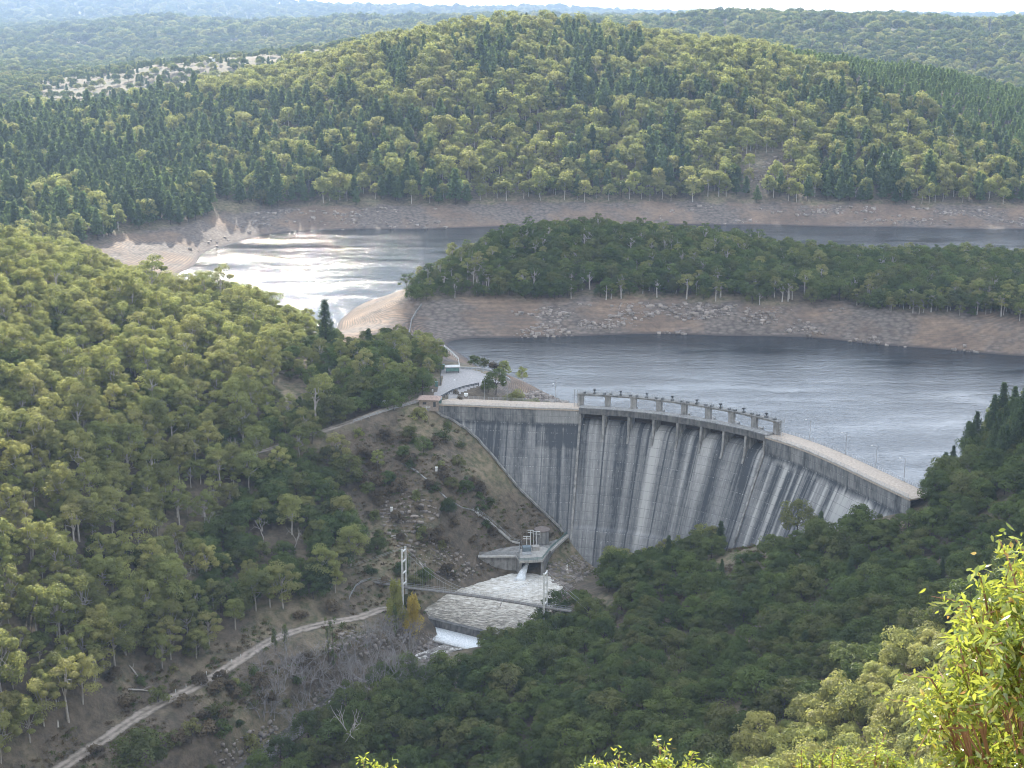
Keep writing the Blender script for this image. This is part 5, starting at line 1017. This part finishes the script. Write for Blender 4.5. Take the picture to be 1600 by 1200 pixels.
# ------------------------------------------------------------------ foreground gum and sunlit bushes close to the camera
m = mat('sunlit_leaves'); t = NT(m); a = t.n('Attribute', attribute_name='tone').outputs['Fac']; c = t.ramp(a, [(0, (.09, .15, .03)), (.5, (.18, .235, .045)), (.9, (.36, .33, .07)), (1, (.46, .24, .06))])
d = t.n('BsdfDiffuse'); t.put(d.inputs[0], c); tr = t.n('BsdfTranslucent'); t.put(tr.inputs[0], t.mix(.7, c, (.46, .50, .07))); g = t.n('BsdfGlossy', {'Roughness': .25}); s = t.n('MixShader', {0: .5}); t.put(s.inputs[1], d.outputs[0]); t.put(s.inputs[2], tr.outputs[0]); s2 = t.n('MixShader', {0: .05}); t.put(s2.inputs[1], s.outputs[0]); t.put(s2.inputs[2], g.outputs[0]); M_SUN = t.out(s2.outputs[0])
M_STEM = plain('reddish_stem', (.30, .16, .08), .7)
def lance_leaves(rs, P, L, wd, droop=.9):
    """curved lance-shaped leaves: six quads each would be too many, so three joined along the midrib"""
    n = len(P); d = rs.normal(size=(n, 3)); d[:, 2] = d[:, 2] * .5 - droop; d /= np.linalg.norm(d, axis=1)[:, None]; r = rs.normal(size=(n, 3)); b = np.cross(d, r); b /= np.linalg.norm(b, axis=1)[:, None]; nn = np.cross(d, b)
    l = (L * rs.uniform(.6, 1.25, n))[:, None]; w = (wd * rs.uniform(.7, 1.2, n))[:, None]; st = []
    for f, ww in ((0, .05), (.28, .9), (.62, .8), (1, .03)):
        c = P + d * l * f + nn * l * .22 * f * f; st += [c - b * w * ww * .5, c + b * w * ww * .5]
    V = np.stack(st, 1).reshape(-1, 3); base = np.arange(n)[:, None] * 8; Fq = np.concatenate([base + np.array(q) for q in ((0, 1, 3, 2), (2, 3, 5, 4), (4, 5, 7, 6))]); T = np.repeat(np.clip(rs.beta(2, 2.6, n) + (rs.rand(n) < .06) * .5, 0, 1), 8); return V, Fq, T
def near_plant(name, base, centres, nl, L, wd, label, cat, spread, seed, droop=.7):
    rs = np.random.RandomState(seed); base = Vector(base); e = empty(name, base, 0, 1, label, cat); P = []; mb = MB(); root = [Vector((0, 0, -.6)), Vector((rs.uniform(-.1, .1), .1, base.length * 0 + .9))]; hub = Vector(centres).lerp(Vector(centres), 0) if False else sum((Vector(c) for c in centres), Vector()) / len(centres) - base
    k0 = Vector((hub.x * .25, hub.y * .25, hub.z * .45)); mb.tube([(0, 0, -.5), k0 * .5, k0], [.085, .07, .055], 7)
    for c in centres:
        c = Vector(c) - base; q = k0.lerp(c, .5) + Vector(rs.normal(size=3)) * .12 * spread * 3; mb.tube([k0 * rs.uniform(.7, 1), q, c], [.035, .022, .008], 5, False)
        tw = [c + Vector(rs.normal(size=3)) * spread for _ in range(9)]
        for w_ in tw: mb.tube([q.lerp(c, rs.uniform(.4, 1)), c.lerp(w_, .6), w_], [.008, .006, .003], 4, False)
        for w_ in tw: 
            f = rs.rand(nl // 7) ** .6; P.append(np.array(c)[None] * (1 - f[:, None]) + np.array(w_)[None] * f[:, None] + rs.normal(size=(nl // 7, 3)) * .045 * spread * 5)
    P = np.concatenate(P); V, Fq, T = lance_leaves(rs, P, L, wd, droop); link('foliage', mesh_np('foliage', V, Fq, M_SUN, True, None, {'tone': T}), e); link('branches', mb.mesh('branches', M_STEM if L < .09 else M_BARK), e); return e
rs = np.random.RandomState(12); cen = []
for px, py in [(a_ + 12, b_ + 38) for a_, b_ in ((1590, 900), (1560, 915), (1535, 905), (1600, 940), (1570, 960), (1535, 945), (1610, 990), (1575, 1005), (1540, 1015), (1505, 1030), (1475, 1040), (1460, 1065), (1500, 1070), (1540, 1060), (1580, 1050), (1620, 1040), (1560, 1090), (1595, 1100), (1530, 1100), (1630, 1110), (1590, 1150), (1570, 1190), (1620, 1190), (1560, 1240), (1640, 900), (1660, 960), (1680, 1020), (1690, 1100), (1720, 950), (1740, 1050), (1640, 1240), (1700, 1180), (1625, 880), (1770, 1000), (1515, 975), (1600, 1020), (1555, 1035), (1590, 1180), (1560, 1160), (1610, 1140), (1545, 1190), (1600, 1215), (1570, 1130), (1625, 1165), (1580, 1080), (1530, 1170), (1520, 1140))]:
    cen.append(tuple(pY(px, py, 8.2 + rs.uniform(-.7, 1.3))))
near_plant('near_gum', (4.3, 9.2, float(H(4.3, 9.2))), cen, 300, .075, .024, 'bright yellow green leafy tree close to the camera at the right edge', 'tree', .17, 5)
for k, (lst, Y, lb) in enumerate((([(585, 1198), (575, 1212), (605, 1215), (590, 1230)], 11.5, 'tip of a yellow sunlit bush at the bottom edge left of centre'), ([(935, 1196), (965, 1204), (1040, 1186), (1000, 1205), (1065, 1200), (1085, 1210), (1020, 1220), (950, 1220)], 11.0, 'yellow sunlit bush at the bottom edge below the shaded thicket'),
    ([(1185, 1206), (1215, 1198), (1250, 1194), (1290, 1183), (1330, 1178), (1370, 1172), (1400, 1180), (1430, 1196), (1310, 1200), (1350, 1200), (1390, 1210), (1270, 1212), (1450, 1212), (1230, 1220)], 12.5, 'wide yellow orange bush along the bottom edge right of centre'), ([(1480, 1205), (1510, 1195), (1545, 1190), (1500, 1220), (1530, 1215), (1460, 1222)], 10.5, 'sunlit bush tip at the bottom edge under the leafy tree'))):
    c = [tuple(pY(a, b + 16, Y + rs.uniform(-.5, .6))) for a, b in lst]; mx = sum(q[0] for q in c) / len(c); near_plant('near_bush', (mx, Y, float(H(mx, Y))), c, 280, .052, .018, lb, 'bush', .12, 20 + k, -.35)

# ------------------------------------------------------------------ far landmarks
p = pY(1547, 34, 2660); z0 = float(H(p.x, 2660)); e = empty('power_pylon', (p.x, 2660, z0), .4, 1, 'tiny lattice power pylon on the right hand skyline', 'pylon'); mb = MB()
for a, b in ((-1, -1), (1, -1), (1, 1), (-1, 1)): mb.bar((a * 3, b * 3, 0), (a * .6, b * .6, 32), .5)
for z in range(4, 32, 5): w = 3 - z * .075; mb.bar((-w, -w, z), (w, -w, z + 4), .35); mb.bar((w, w, z), (-w, w, z + 4), .35)
mb.build('mast', m_dark, e)
for z, w in ((23, 6.5), (27.5, 5), (31, 3.5)): MB().bar((-w, 0, z), (w, 0, z), .7).build('crossarm', m_dark, e)
p = pY(1283, 22, 2900); tag(MB().tube([(p.x, 2900, float(H(p.x, 2900)) - 1), (p.x, 2900, float(H(p.x, 2900)) + 44)], [.7, .35], 5).build('radio_mast', m_dark), 'thin radio mast on the right hand skyline', 'mast')
for px, Y, w, lb in ((250, 5150, 16, 'pale farmhouse on the rounded hazy ridge at upper left'), (352, 9900, 44, 'pale building on the far hazy slope at the top left'), (408, 9700, 34, 'second pale building right of the first on the far hazy slope'), (330, 2170, 9, 'small pale shed on the grassy hill beyond the lake'), (20, 9300, 34, 'pale building at the far left of the hazy slope')):
    x = X_of(px, Y, 120); z0 = float(H(x, Y)); e = empty('farm_building', (x, Y - 30 if Y > 7000 else Y, z0), random.uniform(-.4, .4), 1, lb, 'building'); MB().box((0, 0, w * .2 + w * .1), (w, w * .6, w * .6)).build('wall', m_white, e)
    r = w * .6; MB().add([(-w * .55, -r * .6, w * .6), (w * .55, -r * .6, w * .6), (w * .55, r * .6, w * .6), (-w * .55, r * .6, w * .6), (-w * .55, 0, w * .8), (w * .55, 0, w * .8)], [(3, 2, 1, 0), (0, 1, 5, 4), (2, 3, 4, 5), (0, 4, 3), (1, 2, 5)]).build('roof', m_rail, e)
# ------------------------------------------------------------------ the air
def haze_box(d):
    m = mat('haze'); t = NT(m); v = t.n('VolumePrincipled'); v.inputs['Color'].default_value = (.38, .53, .78, 1); v.inputs['Density'].default_value = d; v.inputs['Anisotropy'].default_value = .1
    o = t.n('OutputMaterial'); t.put(o.inputs['Volume'], v.outputs[0])
    x0, x1, y0, y1, z0, z1 = min(-7600, GX[0] - 60), max(7600, GX[-1] + 60), -260, float(GY[-1]) + 60, float(GZ.min()) - 2, float(GZ.max()) + 45
    tag(MB().box(((x0 + x1) / 2, (y0 + y1) / 2, (z0 + z1) / 2), (x1 - x0, y1 - y0, z1 - z0)).build('haze', m), kind='stuff')
    print('HAZE top', z1, 'bottom', z0, 'terrain x', GX[0], GX[-1], 'y', GY[0], GY[-1])
haze_box(9e-5)
